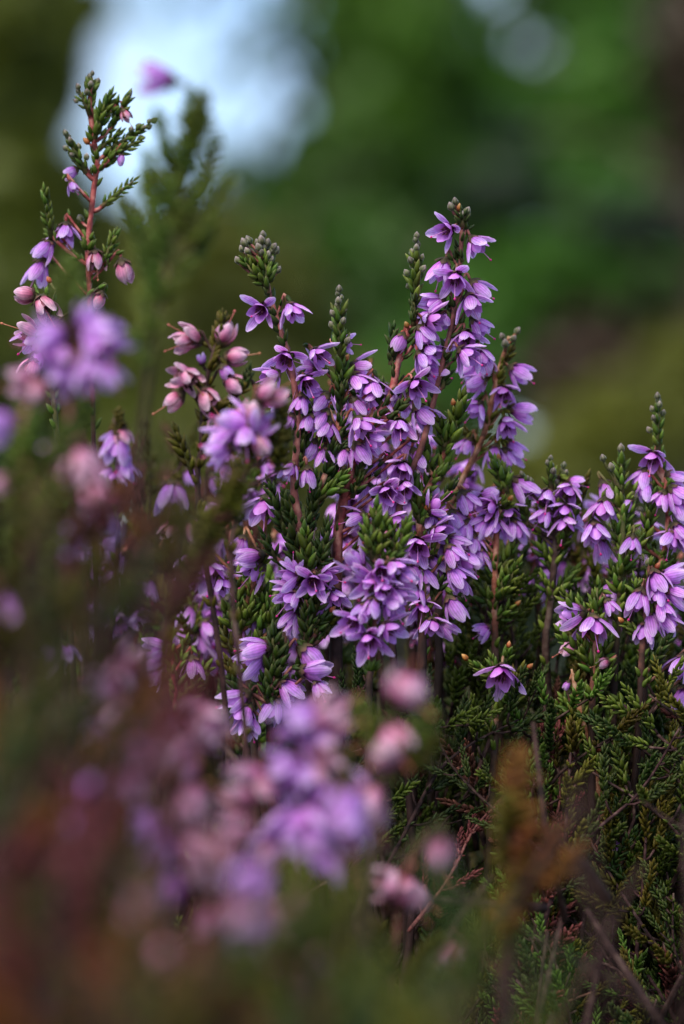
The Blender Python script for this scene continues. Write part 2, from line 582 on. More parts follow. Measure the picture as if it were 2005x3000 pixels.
SHOOT = {}
for mk in ('leaf', 'leafdark', 'leafolive', 'leafrust', 'leafamber'):
    SHOOT[mk] = []
    for v in range(3):
        L = 0.008
        g = shoot_geo(L, 1.0, rnd)
        tw = tube([(0, 0, -0.0005), (0, 0, L * 0.5), (0, 0, L * 0.9)], [0.0003, 0.00025, 0.0001], 5)
        SHOOT[mk].append(to_mesh('leafy_shoot', g, M[mk], [(tw, M['stemgreen'])]))


def bud_tip_mesh(mk, rd):
    parts = []
    L = 0.008
    g = shoot_geo(L * 0.8, 0.85, rd)
    buds = []
    for i in range(9):
        z = L * (0.3 + 0.7 * i / 8)
        buds.append(xf(BUDG, Matrix.Translation((0, 0, z)) @ Matrix.Rotation(i * 2.4, 4, 'Z') @ Matrix.Translation((0.0009 * (1 - i / 9), 0, 0)) @ Matrix.Rotation(R_(35 * (1 - i / 9)), 4, 'Y')))
    return to_mesh('bud_spike', g, M[mk], [(merge(buds), M['bud'])])


BUDTIP = {mk: [bud_tip_mesh(mk, rnd) for _ in range(2)] for mk in ('leaf', 'leafdark', 'leafolive', 'leafrust', 'leafamber')}


def leafy(root, base, tip, width, mk, buds, detail, rd):
    """a shoot from base to tip; in focus its leaves and buds are single objects, else one joined mesh"""
    d = tip - base
    L = d.length
    loc = base - root.location
    rot = look(d, rd.uniform(0, 6.28))
    if not detail:
        me = rd.choice((BUDTIP if buds else SHOOT)[mk])
        sw = width * rd.uniform(0.95, 1.15)
        n = max(1, round(L / (0.009 * sw)))
        for i in range(n):
            o = link('bud_spike' if buds else 'leafy_shoot', me if i == n - 1 else rd.choice(SHOOT[mk]), root,
                     Matrix.Translation(loc + d * (i / n)) @ look(d, rd.uniform(0, 6.28)) @ Matrix.Diagonal((sw, sw, L / n / 0.008, 1)))
            o['kind'] = 'stuff'
        return
    pth = [(0, 0, -0.0004), (0, 0, L * 0.5), (0, 0, L * 0.93)]
    tw = tube(pth, [0.00038, 0.0003, 0.00012], 6, 0.1, rd)
    s = link('bud_spike' if buds else 'leafy_shoot', to_mesh('shoot', tw, M['stemgreen']), root, Matrix.Translation(loc) @ rot)
    spots = leaf_spots(L * (0.93 if buds else 1.0), width * (0.85 if buds else 1.0), rd, spacing=0.62 * width)
    for m, tt in spots:
        if buds and tt > 0.86:
            continue
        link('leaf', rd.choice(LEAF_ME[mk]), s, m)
    if buds:
        n = max(6, int(L / 0.0006))
        for i in range(n):
            t = i / (n - 1)
            if t < 0.3 and rd.random() < 0.5:
                continue
            z = L * (0.22 + 0.78 * t)
            k = (1 - t ** 2.2)
            m = Matrix.Translation((0, 0, z)) @ Matrix.Rotation(i * 2.4 + rd.uniform(-.3, .3), 4, 'Z') @ Matrix.Translation((0.00095 * k, 0, 0)) \
                @ Matrix.Rotation(R_(38 * k + rd.uniform(-8, 8)), 4, 'Y') @ Matrix.Scale(rd.uniform(0.75, 1.05) * (0.85 + 0.15 * width), 4)
            link('bud', BUD_ME, s, m)


# ------------------------------------------------------------------ one sprig
def rows(txt):
    out = []
    for ln in txt.strip().splitlines():
        for q in ln.split(';'):
            q = q.split()
            if q:
                out.append(q)
    return out


def sprig(label, stem, flowers='', shoots='', buds='', dz=0.0, r=(0.35, 0.7), smat='stem', lmat='leaf', group=None, sides='', seed=0, fscale=0.95, autol=0):
    """stem: 'x y [ddz]' points from the top down; flowers: 'x y angle face kind [scale] [ddz]';
    shoots: 'tipx tipy basex basey width [b] [material]'; buds: 'x y [a]'"""
    rd = random.Random(seed or hash_label(label))
    detail = abs(dz) < 0.028
    pts = []
    for q in rows(stem):
        pts.append(P(float(q[0]), float(q[1]), dz + (float(q[2]) * MMM if len(q) > 2 else rd.uniform(-0.5, 0.5) * MMM)))
    bot = pts[-1].copy()
    drift = (pts[-1] - pts[max(0, len(pts) - 3)])
    base = Vector((bot.x + max(-0.03, min(0.03, drift.x)), bot.y + rd.uniform(-0.004, 0.02), 0.0))
    mid = bot.lerp(base, 0.45) + Vector((drift.x * 0.15, 0, 0))
    wv = lambda: Vector((rd.uniform(-1, 1), rd.uniform(-1, 1), 0)) * 0.004
    path = smooth_path(pts + [bot.lerp(base, 0.15) + wv(), bot.lerp(base, 0.3) + wv(), mid + wv(), bot.lerp(base, 0.7) + wv(), base], 5)
    root = thing('heather_sprig', label, 'heather sprig', base, group)
    n = len(path)
    zt, zb = path[0].z, bot.z
    rad = []
    for p in path:
        f = min(1.0, (zt - p.z) / max(1e-5, zt - zb))
        rad.append((r[0] + (r[1] - r[0]) * max(0, f)) * MMM * (0.85 + 0.15 * max(0, (zb - p.z) / 0.1)) * min(1.0, 0.35 + (zt - p.z) / 0.004))
    mt = tube([p - base for p in path], rad, 8, 0.09, rd)
    age = np.repeat(np.array([min(1.0, max(0.0, ((zt - p.z) / max(1e-5, zt - zb) - 0.5) / 0.35)) for p in path]), 8)
    geos = [(mt[0], mt[1], mt[2], age)]
    # small leaf stubs on the bare stem
    stubs = []

    def near(pt, up=True):
        cand = path[: max(3, n - 4)]
        best = min(cand, key=lambda s: (s - pt).length + max(0.0, s.z - pt.z - 0.0005) * 0.6)
        hd_ = math.hypot(best.x - pt.x, best.y - pt.y)
        aim = Vector((best.x, best.y, min(best.z, pt.z - 0.75 * hd_)))
        return min(cand, key=lambda s: (s - aim).length)

    for q in rows(flowers):
        x, y, ang, face, k = float(q[0]), float(q[1]), float(q[2]), float(q[3]), q[4]
        sc = (float(q[5]) if len(q) > 5 else 1.0) * rd.uniform(0.88, 1.0) * (fscale if abs(dz) < 0.03 else 1.02)
        if k in 'oh' and rd.random() < 0.15:
                k = rd.choice('ho' if rd.random() < 0.7 else 'cw')
        dd = float(q[6]) * MMM if len(q) > 6 else rd.uniform(-0.7, 0.7) * MMM
        ax = axis_of(ang, face)
        c = P(x, y, dz + dd - (2.0 * face * MMM))
        b = c - ax * (1.7 * MMM * sc)
        flower(root, b, ax, k, sc, detail, rd)
        a = near(b)
        b2 = b - ax * (0.35 * MMM * sc)
        hop = b2 - ax * (0.8 * MMM) + Vector((0, 0, 0.3 * MMM))
        pp = smooth_path([a - base, (a.lerp(hop, 0.5) - base) - Vector((0, 0, 0.1 * MMM)), hop - base, b2 - base], 3)
        geos.append(tube(pp, [0.2 * MMM] * len(pp), 5, 0.12, rd))
        if detail and (a - b2).length > 1.0 * MMM:
            for z in range(3):
                i = rd.randrange(1, len(pp) - 2)
                dirn = (pp[i + 1] - pp[i]).normalized()
                side = (dirn.cross(Vector((rd.uniform(-1, 1), rd.uniform(-1, 1), 1)))).normalized()
                stubs.append(xf(LEAFG[rd.randrange(3)], Matrix.Translation(pp[i]) @ look(dirn + side * 0.6) @ Matrix.Scale(rd.uniform(0.6, 0.85), 4)))
    for q in rows(shoots):
        tx, ty, bx, by, wd = map(float, q[:5])
        bd = 'b' in q[5:]
        mk = lmat
        dd = rd.uniform(-1.2, 1.2) * MMM
        for e in q[5:]:
            if e in LEAF_ME:
                mk = e
            elif e.startswith('z'):
                dd = float(e[1:]) * MMM
        t_, b_ = P(tx, ty, dz + dd + rd.uniform(-0.4, 0.4) * MMM), P(bx, by, dz + dd * 0.5)
        leafy(root, b_, t_, wd, mk, bd, detail, rd)
        a = near(b_)
        if (a - b_).length > 0.3 * MMM:
            pp = smooth_path([a - base, a.lerp(b_, 0.55) - base - Vector((0, 0, 0.2 * MMM)), b_ - base], 3)
            geos.append(tube(pp, [0.30 * MMM] * len(pp), 5, 0.1, rd))
            if detail and (a - b_).length > 2 * MMM:
                for z in range(int((a - b_).length / (0.7 * MMM))):
                    f = rd.uniform(0.15, 1)
                    i = min(len(pp) - 2, int(f * (len(pp) - 1)))
                    dirn = (pp[i + 1] - pp[i]).normalized()
                    side = dirn.cross(Vector((rd.uniform(-1, 1), rd.uniform(-1, 1), 0.3))).normalized()
                    stubs.append(xf(LEAFG[rd.randrange(3)], Matrix.Translation(pp[i].lerp(pp[i + 1], rd.random())) @ look(dirn + side * 0.5) @ Matrix.Scale(rd.uniform(0.7, 0.95), 4)))
    for q in rows(buds):
        amber = 'a' in q[2:]
        c = P(float(q[0]), float(q[1]), dz + rd.uniform(-0.8, 0.8) * MMM)
        a = near(c)
        d = (c - a)
        if d.length < 1e-5:
            d = Vector((0, 0, 1e-3))
        dn = (d.normalized() + Vector((0, 0, 0.2 if amber else 0.9))).normalized()
        link('bud', AMBER_ME if amber else BUD_ME, root, Matrix.Translation(c - base) @ look(dn, rd.uniform(0, 6)) @ Matrix.Scale(rd.uniform(1.0, 1.25), 4))
        if amber and d.length > 1.4 * MMM:
            leafy(root, a.lerp(c, 0.15), c.lerp(a, 0.12), 0.85, lmat, False, detail, rd)
        elif d.length > 0.4 * MMM:
            pp = smooth_path([a - base, a.lerp(c, 0.6) - base - Vector((0, 0, 0.15 * MMM)), c - base], 3)
            geos.append(tube(pp, [0.2 * MMM] * len(pp), 5, 0.1, rd))
    # leaves strung along the main stem
    if detail:
        autol += 30
    if autol:
        for z in range(autol):
            i = rd.randrange(2, max(3, n - 10))
            dirn = (path[i] - path[i + 1]).normalized()
            side = dirn.cross(Vector((rd.uniform(-1, 1), rd.uniform(-1, 1), 0.1))).normalized()
            stubs.append(xf(LEAFG[rd.randrange(3)], Matrix.Translation(path[i] - base) @ look(dirn + side * 0.7) @ Matrix.Scale(rd.uniform(0.75, 1.05), 4)))
    link('stem', to_mesh('stem', merge(geos), M[smat]), root, Matrix.Identity(4))
    if stubs:
        o = link('stem_leaves', to_mesh('stem_leaves', merge(stubs), M[lmat]), root, Matrix.Identity(4))
        o['kind'] = 'stuff'
    return root


def hash_label(s):
    h = 7
    for c in s:
        h = (h * 31 + ord(c)) & 0xffffff
    return h


# ------------------------------------------------------------------ ground
def ground():
    n = 90
    V = []
    for i in range(n):
        for j in range(n):
            a = (i / (n - 1) * 2 - 1)
            b = (j / (n - 1) * 2 - 1)
            x = math.copysign(abs(a) ** 2.6, a) * 70
            y = math.copysign(abs(b) ** 2.6, b) * 70 + 0.4
            z = -0.004 + 0.012 * math.sin(x * 2.1 + 1) * math.cos(y * 1.7) + 0.05 * math.sin(x * 0.3) * math.sin(y * 0.23 + 1)
            z *= min(1.0, (abs(x) + abs(y - 0.4)) / 1.5)
            V.append((x, y, z))
    g = (np.array(V), grid_faces(n, n), np.zeros(n * n), np.zeros(n * n))
    o = link('ground', to_mesh('ground', g, M['soil']))
    o['kind'] = 'structure'


ground()


# ------------------------------------------------------------------ background trees
def leaf_cloud(blobs, size, rs, flat=0.0):
    """leaf-sized folded faces scattered through ellipsoids (centre, radii, count)"""
    Vs = []
    for c, rr, n in blobs:
        u = rs.normal(size=(n, 3))
        u /= np.linalg.norm(u, axis=1)[:, None]
        rad = rs.uniform(0.25, 1.0, size=(n, 1)) ** 0.55
        p = np.array(c) + u * rad * np.array(rr)
        nrm = u * 0.5 + rs.normal(size=(n, 3)) * 0.8 + np.array((0, -0.2, 0.6))
        nrm /= np.linalg.norm(nrm, axis=1)[:, None]
        a = np.cross(nrm, rs.normal(size=(n, 3)))
        a /= np.linalg.norm(a, axis=1)[:, None]
        b = np.cross(nrm, a)
        s = size * rs.uniform(0.6, 1.3, size=(n, 1))
        q = np.stack([p - a * s * 0.5, p + b * s * 0.28 + nrm * s * 0.06, p + a * s * 0.5, p - b * s * 0.28 + nrm * s * 0.06], axis=1)
        Vs.append(q.reshape(-1, 3))
    V = np.vstack(Vs)
    k = len(V) // 4
    F = [(4 * i, 4 * i + 1, 4 * i + 2) for i in range(k)] + [(4 * i, 4 * i + 2, 4 * i + 3) for i in range(k)]
    return V, F, np.zeros(len(V)), np.zeros(len(V))


def tree(label, cat, x, y, h, rt, blobs, size, mat, group=None, name='tree'):
    """trunk with limbs out to the leaf clumps, and a crown of leaves; blobs are (px, py, dist, rx, ry, n) in 1568-wide pixels"""
    base = Vector((x, y, 0))
    root = thing(name, label, cat, base, group)
    cs = []
    for px, py, dist, rx, ry, n in blobs:
        c = PD(px, py, dist)
        k = dist / D * PX * 1.2787
        cs.append((c - base, (rx * k, (rx + ry) / 2 * k * 0.8, ry * k), n))
    top = Vector((0.05 * h, 0, h))
    pth = smooth_path([Vector((0, 0, -0.05)), Vector((0.02 * h, 0.01 * h, h * 0.35)), Vector((-0.01 * h, 0, h * 0.7)), top], 4)
    geos = [tube(pth, [rt * (1 - 0.85 * i / (len(pth) - 1)) for i in range(len(pth))], 9, 0.08)]
    for c, rr, n in cs:
        z = max(0.15, min(h * 0.9, c.z - abs(c.x) * 0.5))
        a = min(pth, key=lambda p: abs(p.z - z))
        lp = smooth_path([a, a.lerp(Vector(c), 0.5) + Vector((0, 0, 0.05 * h)), Vector(c)], 4)
        geos.append(tube(lp, [rt * 0.35 * (1 - 0.8 * i / (len(lp) - 1)) for i in range(len(lp))], 6, 0.08))
    link('trunk', to_mesh('trunk', merge(geos), M['bark']), root, Matrix.Identity(4))
    link('crown', to_mesh('crown', leaf_cloud([(tuple(c), rr, n) for c, rr, n in cs], size, nrs), M[mat]), root, Matrix.Identity(4))
    return root


def conifer(label, x, y, h, rad, mat, n=5000, group=None):
    base = Vector((x, y, 0))
    root = thing('spruce_tree', label, 'tree', base, group)
    link('trunk', to_mesh('trunk', tube([(0, 0, -0.1), (0, 0, h * 0.5), (0, 0, h)], [0.16, 0.1, 0.02], 8, 0.05), M['bark']), root, Matrix.Identity(4))
    blobs = []
    for i in range(14):
        t = i / 13
        z = h * (0.06 + 0.9 * t)
        rr = rad * (1 - t) + 0.1
        for q in range(5):
            a = rnd.uniform(0, 6.28)
            blobs.append(((math.cos(a) * rr * 0.6, math.sin(a) * rr * 0.6, z - 0.1), (rr * 0.5, rr * 0.5, h * 0.035), n // 70))
    link('crown', to_mesh('crown', leaf_cloud(blobs, 0.16, nrs), M[mat]), root, Matrix.Identity(4))


# ------------------------------------------------------------------ heather sprigs in focus
sprig('heather sprig with a loose knob of mauve buds above two open lilac flowers',
      '771 705; 778 780; 786 845; 803 905; 822 965; 838 1017; 858 1100; 872 1220; 868 1330; 862 1440; 880 1540; 892 1640; 900 1800; 910 2000',
      '''758 915 130 .85 w 1.05; 862 921 62 .25 o 1.1 -0.5; 832 1061 110 .75 w 1.15; 786 1108 150 .35 o 1.1; 905 1130 60 .68 w 1.1; 880 1190 100 .2 o;
         900 1245 110 .1 h; 800 1180 160 .2 o; 838 1240 130 .2 h; 850 1380 110 .2 h .9; 905 1400 80 .1 h .9''',
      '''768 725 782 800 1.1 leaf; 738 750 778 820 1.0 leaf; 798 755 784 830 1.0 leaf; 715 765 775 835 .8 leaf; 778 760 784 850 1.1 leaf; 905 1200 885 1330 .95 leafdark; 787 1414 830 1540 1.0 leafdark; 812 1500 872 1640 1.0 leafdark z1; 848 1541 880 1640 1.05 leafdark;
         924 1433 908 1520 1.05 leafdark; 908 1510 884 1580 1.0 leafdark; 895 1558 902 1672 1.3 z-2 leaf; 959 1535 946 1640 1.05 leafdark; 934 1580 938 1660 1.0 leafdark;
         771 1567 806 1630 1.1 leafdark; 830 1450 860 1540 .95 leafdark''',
      '771 698; 768 715; 760 720; 780 722; 722 722; 735 715; 715 738; 725 735; 745 752; 790 742; 803 745; 775 735; 768 748; 785 765; 748 770; 770 790; 780 805; 762 735; 797 733; 702 772; 740 762; 782 757; 810 800; 730 745; 790 770; 756 775', dz=-0.001, r=(0.34, 0.85), lmat='leafdark', autol=45)

sprig('green budding heather spike with a ruff of leaves halfway down its pink stem',
      '996 985; 994 1042; 999 1100; 998 1184; 990 1251; 982 1299; 972 1350; 950 1400; 934 1450; 915 1520; 905 1600; 905 1800; 912 2000',
      '''940 1046 40 .6 o 1.1; 895 1072 200 .05 o 1.0 1.5; 1066 1084 20 .1 o 1.1 2; 1055 1128 50 .15 o 1.15 1; 1088 1150 95 .25 o 1.1 1; 1096 1180 110 .1 o 1.0 2;
         940 1180 130 -.2 o; 938 1232 125 .1 h 1.05; 956 1268 100 .1 h; 908 1322 118 .05 c 1.05; 953 1340 90 .1 h .9; 1046 1192 62 -.45 o; 1068 1259 55 .22 h 1.25 -1.5;
         1058 1334 62 .1 h 1.15; 1100 1300 40 .1 o; 1005 1340 100 0 h .9; 1020 1010 10 .1 o .8 2''',
      '''994 857 996 1050 1.3 b leaf; 1001 1060 1000 1140 1.35 leaf; 1000 1110 998 1190 .95 leafdark; 974 1308 962 1370 1.1 leafdark; 1010 1390 960 1440 1.0 leaf z-1;
         990 1370 950 1430 1.05; 1000 1420 940 1460 1.1 leaf z-2; 925 1400 920 1500 1.1 leafdark; 1012 1230 990 1300 .9 leafdark''',
      '1010 1058 a', dz=0.0, r=(0.34, 0.6), smat='stemred', lmat='leafdark', autol=16)

sprig('tallest flowering heather sprig, grey and amber buds at its tip and lilac bells below',
      '1345 640; 1355 665; 1352 708; 1349 771; 1336 883; 1317 979; 1298 1058; 1282 1130; 1265 1200; 1235 1310; 1190 1420; 1160 1540; 1150 1700; 1150 1900',
      '''1300 679 155 .68 w 1.12; 1403 727 55 .12 o 1.1; 1290 800 112 .12 h 1.2; 1333 832 98 .6 w 1.15 -1.5; 1406 851 48 0 h 1.1 1; 1384 899 72 .4 o 1.15 -.5;
         1266 892 152 .2 h 1.1; 1250 931 165 .1 h 1.0 1; 1410 963 45 .05 h 1.15 2; 1368 1000 80 .6 o 1.1; 1376 1046 40 .4 o 1.15 -1; 1417 1054 70 .2 h 1.05 1;
         1300 945 120 .1 o 1.0 2; 1330 1010 95 .1 o .95 2''',
      '1352 620 1355 655 .7; 1340 722 1352 760 .8 leafdark; 1310 1080 1298 1130 .9 leafdark',
      '1326 617; 1346 620 a; 1363 630; 1335 600; 1352 640', dz=0.001, r=(0.34, 0.6), lmat='leafdark', autol=8)

sprig('slim olive bud spike on a red stem crowded with sidelong lilac flowers',
      '1217 860; 1213 905; 1211 950; 1185 998; 1168 1052; 1148 1146; 1120 1203; 1093 1235; 1050 1310; 1030 1370; 1008 1460; 993 1546; 989 1603; 985 1750; 985 1950',
      '''1172 1012 108 .1 c 1.0; 1279 945 20 .35 o 1.15 -1; 1246 990 62 .2 h 1.1; 1272 1042 40 .4 o 1.15; 1248 1062 55 .3 h 1.1; 1228 1140 55 .68 w 1.2 -1;
         1246 1222 48 .12 h 1.2; 1176 1258 75 .75 o 1.15 -1; 1158 1160 120 .1 h 1.0 2; 1200 1190 90 0 h 1.0 2; 1120 1150 150 .1 o .9 2; 1280 1100 20 .1 h 1.0 1;
         1176 1386 100 .62 o 1.1; 1226 1350 65 .1 h 1.1 2; 1135 1452 72 .85 o 1.1; 1188 1440 85 .6 o 1.0; 1112 1382 110 .2 h 1.0 3; 1077 1450 95 .1 h 1.0 3;
         1037 1520 165 .05 h 1.0; 1168 1533 20 .35 o 1.05; 1133 1572 95 .6 q .7; 1188 1320 60 .1 h .9 3; 1150 1500 110 .2 h .95 2''',
      '''1221 700 1215 885 1.3 b leaf; 1154 962 1148 1030 .85; 1150 1000 1146 1060 .8; 1214 880 1211 945 .75 leafdark; 1120 1130 1112 1205 1.0 leafdark; 1180 1190 1150 1215 .9;
         1060 1400 1035 1450 .9 leafdark; 1075 1330 1050 1400 .8 leafdark''',
      '1189 977 a; 1196 960 a', dz=0.001, r=(0.36, 1.1), smat='stemred', lmat='leafdark', autol=26)

sprig('soft-edged pinkish sprig leaning right behind the tall one, bells down one side',
      '1490 985; 1476 1042; 1460 1098; 1440 1184; 1424 1257; 1405 1305; 1378 1360; 1345 1424; 1310 1510; 1290 1640; 1285 1850; 1285 2000',
      '''1526 1095 32 .2 h 1.1; 1475 1162 95 .65 o 1.1; 1530 1208 20 .1 h 1.1; 1488 1258 75 .5 o 1.1; 1389 1127 150 .1 h 1.1; 1389 1206 130 .25 o 1.0; 1362 1313 120 .05 h .95;
         1447 1340 100 .3 h 1.1; 1490 1350 70 .1 h 1.0; 1507 1318 52 .05 h 1.0; 1430 1078 60 .2 h 1.0; 1405 1105 110 .1 h 1.0; 1375 1085 120 .1 h 1.0''',
      '1500 1020 1480 1060 .7 leafolive; 1330 1230 1400 1300 .6 leafolive', '1476 995; 1511 978; 1480 1018; 1498 1000', dz=0.013, r=(0.4, 0.7), smat='stemred', lmat='leafolive')

sprig('bright green leafy heather shoot branching beside the lilac flowers, one amber bud low down',
      '1340 1250; 1309 1310; 1293 1362; 1262 1417; 1235 1480; 1228 1540; 1240 1650; 1235 1800; 1235 2000',
      '''1287 1476 325 .2 o 1.15; 1226 1610 82 .8 o 1.2 -1; 1299 1566 28 .5 w 1.15; 1343 1592 30 .2 h 1.0 1; 1330 1632 62 .2 h 1.1; 1278 1656 60 .1 h 1.0 1; 1219 1682 45 .2 h 1.1;
         1250 1694 68 .2 h 1.1; 1216 1745 105 .1 h 1.0; 1238 1796 92 .6 o 1.15; 1334 1786 62 .2 h 1.15; 1268 1844 82 .3 o 1.1; 1311 1846 50 .05 h 1.0 2; 1340 1690 55 .1 h 1.1;
         1372 1650 50 .1 h 1.1 2; 1346 1720 80 .1 h 1.0 2; 1300 1690 70 .1 h 1.0 2; 1310 1620 80 .1 h 1 2; 1260 1540 100 .2 h 1.0 2; 1205 1560 130 .2 h .9 2''',
      '''1356 1163 1322 1300 1.25; 1287 1225 1302 1310 1.15; 1330 1230 1305 1300 1.05; 1242 1300 1256 1375 1.1; 1290 1330 1270 1400 1.15; 1211 1392 1224 1480 1.1;
         1262 1400 1238 1480 1.15; 1329 1415 1300 1465 1.0 leafdark; 1215 1450 1228 1525 1.1; 1252 1450 1232 1520 1.05; 1312 1340 1290 1400 1.1; 1300 1680 1270 1760 .9 leafdark''',
      '1246 1495 a; 1330 1190 a', dz=0.003, r=(0.4, 0.75), smat='stemred', autol=20)

sprig('round head of vivid violet flowers standing forward at the middle of the bush',
      '1110 1650; 1112 1720; 1105 1790; 1098 1850; 1090 1950; 1080 2080',
      '''1120 1682 75 .9 o 1.15; 1168 1673 48 .5 o 1.15; 1079 1726 130 .6 w 1.15; 1132 1735 80 .7 o 1.1; 1176 1748 30 .3 h 1.1; 1091 1787 100 .2 h 1.15; 1155 1784 52 .35 o 1.15;
         1028 1830 135 .78 w 1.2; 1082 1890 88 .7 w 1.2; 1152 1854 35 .4 o 1.15; 1036 1640 235 .2 h 1.15; 1110 1760 110 .4 o 1.0; 1060 1680 200 .1 h 1.0; 1056 1800 120 .4 h 1.0; 1200 1700 20 .2 h''',
      '1104 1488 1096 1590 1.3; 1072 1540 1090 1630 1.2; 1128 1530 1104 1630 1.15; 1197 1525 1165 1620 1.1; 1150 1545 1155 1625 1.05; 1090 1590 1104 1660 1.25', '',
      dz=-0.012, r=(0.4, 0.6), smat='stem', autol=14)

sprig('lilac flower facing straight out from a low sprig beside dark green needles',
      '905 1650; 908 1700; 900 1760; 896 1830; 905 1920; 910 2050',
      '''840 1696 162 .2 o 1.1; 836 1734 168 .15 h 1.1; 846 1764 130 .3 o 1.1; 918 1712 95 .9 w 1.12 -2; 970 1695 20 .4 o 1.15; 986 1757 65 .4 o 1.0; 862 1658 275 .1 h .9;
         852 1820 120 .2 h 1.0 2; 872 1845 80 .1 h 1.0 2; 925 1800 90 .1 h .9 3; 880 1730 110 .1 h .9 1''',
      '880 1700 890 1800 1.1 leafdark; 950 1720 920 1800 1.0 leafdark; 895 1790 900 1870 1.1 leafdark; 960 1800 930 1850 1.0; 985 1800 950 1860 .9 leafolive', '965 1795 a',
      dz=-0.002, r=(0.4, 0.6), lmat='leafdark', autol=20)

sprig('low sprig with a folded lilac bell hanging sideways over branching bright needles',
      '770 1620; 745 1700; 720 1780; 700 1850; 720 1950; 740 2050',
      '''771 1503 105 .3 h 1.5; 726 1632 172 .15 h 1.35; 738 1680 135 .1 h 1.3; 621 1690 92 .4 w 1.3; 660 1724 62 .3 w 1.1; 704 1600 110 .1 h .9 3; 745 1830 95 .2 h 1.0 2''',
      '''698 1690 694 1800 1.25; 663 1785 690 1850 1.2; 732 1787 702 1850 1.15; 765 1720 775 1790 1.2; 785 1770 790 1850 1.2; 698 1760 696 1850 1.2; 815 1790 800 1870 1.15 leafdark;
         770 1800 760 1880 1.1; 640 1830 680 1900 1.1 leafolive; 740 1760 730 1830 1.1''', '', dz=0.004, r=(0.4, 0.6), smat='stemred', autol=20)

sprig('low sprig with a single magenta closed bell under two slim lilac petals',
      '800 1900; 800 1960; 795 2030; 790 2120',
      '''748 1903 168 .1 h 1.3; 742 1935 150 .1 h 1.3; 757 1968 130 .1 c 1.1; 921 1930 42 .1 c 1.35; 924 1968 5 .1 h 1.2; 938 2020 60 .1 h .9; 691 2053 148 .1 h 1.35; 708 2107 118 .35 o 1.4;
         851 2020 40 0 h 1.2; 797 2085 110 .1 h 1.2; 730 2130 80 .1 h 1.1''',
      '''800 1850 802 1930 1.2; 818 1890 802 1960 1.2; 790 1930 795 2010 1.15; 835 1920 812 1990 1.1 leafdark; 770 1990 785 2050 1.1 leafdark; 680 1990 720 2060 1.0; 820 1960 805 2040 1.1;
         665 1935 690 1990 .9 leafolive''', '', dz=-0.004, r=(0.4, 0.6), lmat='leafdark', autol=20)

sprig('faint rosy bell and small buds on a brown stem behind the left blur',
      '495 1400; 505 1440; 520 1520; 525 1650; 530 1850', '505 1460 95 .2 h 1.5; 560 1400 70 .1 c .9; 495 1560 120 .2 q 1.0', '520 1390 510 1450 1.0 leafolive; 545 1500 525 1570 1.0 leafrust; 480 1520 515 1620 1.0 leafolive', '', dz=0.03, r=(0.35, 0.5), smat='stemdark', lmat='leafrust', autol=30)
sprig('faint pinkish bell pair hanging on a thin stem behind the slanting dull shoot',
      '590 1540; 580 1600; 575 1700; 575 1850', '575 1562 60 .3 q 1.3; 566 1640 110 .1 h 1.1; 604 1610 60 .1 h 1.0; 556 1690 120 .1 h 1.0; 600 1680 70 .2 h 1.0; 620 1500 40 .1 h .9; 640 1420 60 .1 c 1.0', '610 1520 590 1590 .9 leafolive', '', dz=0.03, r=(0.35, 0.5), smat='stemdark', lmat='leafrust', autol=30)
sprig('soft violet bells hanging under a pale bud left of the low bells',
      '565 1760; 560 1830; 565 1920; 570 2050', '553 1810 92 .2 h 1.4; 545 1870 105 .1 h 1.3; 590 1895 80 .2 h 1.3; 570 1935 100 .1 h 1.1; 610 1850 60 .1 h 1.1', '590 1780 570 1850 1.0 leafolive', '', dz=0.022, r=(0.35, 0.5), smat='stemdark', autol=30)
sprig('small lilac bells at the far left, behind the margin of bright green',
      '355 1260; 350 1330; 340 1450; 340 1650', '345 1320 100 .2 h 1.4; 362 1285 60 .1 q 1.1; 335 1290 130 .1 h 1.0; 330 1400 110 .1 h .9; 370 1380 60 .1 h 1.0', '350 1200 352 1280 1.0 leafolive', '', dz=0.03, r=(0.35, 0.5), smat='stemdark', autol=30)
sprig('tiny half-hidden mauve bells in the dark brown left of centre',
      '420 1690; 425 1760; 430 1850; 430 2000', '432 1730 80 .1 h 1.0; 415 1800 110 .1 h .9', '440 1680 425 1750 .9 leafolive', '', dz=0.045, r=(0.35, 0.5), smat='stemdark', autol=30)
sprig('two lilac bells side on above green tips, left of the low bell sprig',
      '500 1900; 505 1960; 515 2050; 520 2150', '465 1905 172 .1 h 1.3; 455 1950 150 .1 h 1.3; 455 1985 130 .1 h 1.1; 570 1960 80 .1 h 1.0', '545 1880 515 1980 1.0; 530 1940 512 2030 1.1; 590 1990 530 2070 1.0; 610 1950 540 2050 1.0', '', dz=0.008, r=(0.35, 0.5), smat='stemred', autol=20)
sprig('lone soft violet bell low at the far left', '190 1900; 195 1980; 200 2100', '148 1935 100 .2 h 1.6; 195 1915 80 .1 h .9', '', '', dz=-0.03, r=(0.35, 0.5), smat='stemdark')

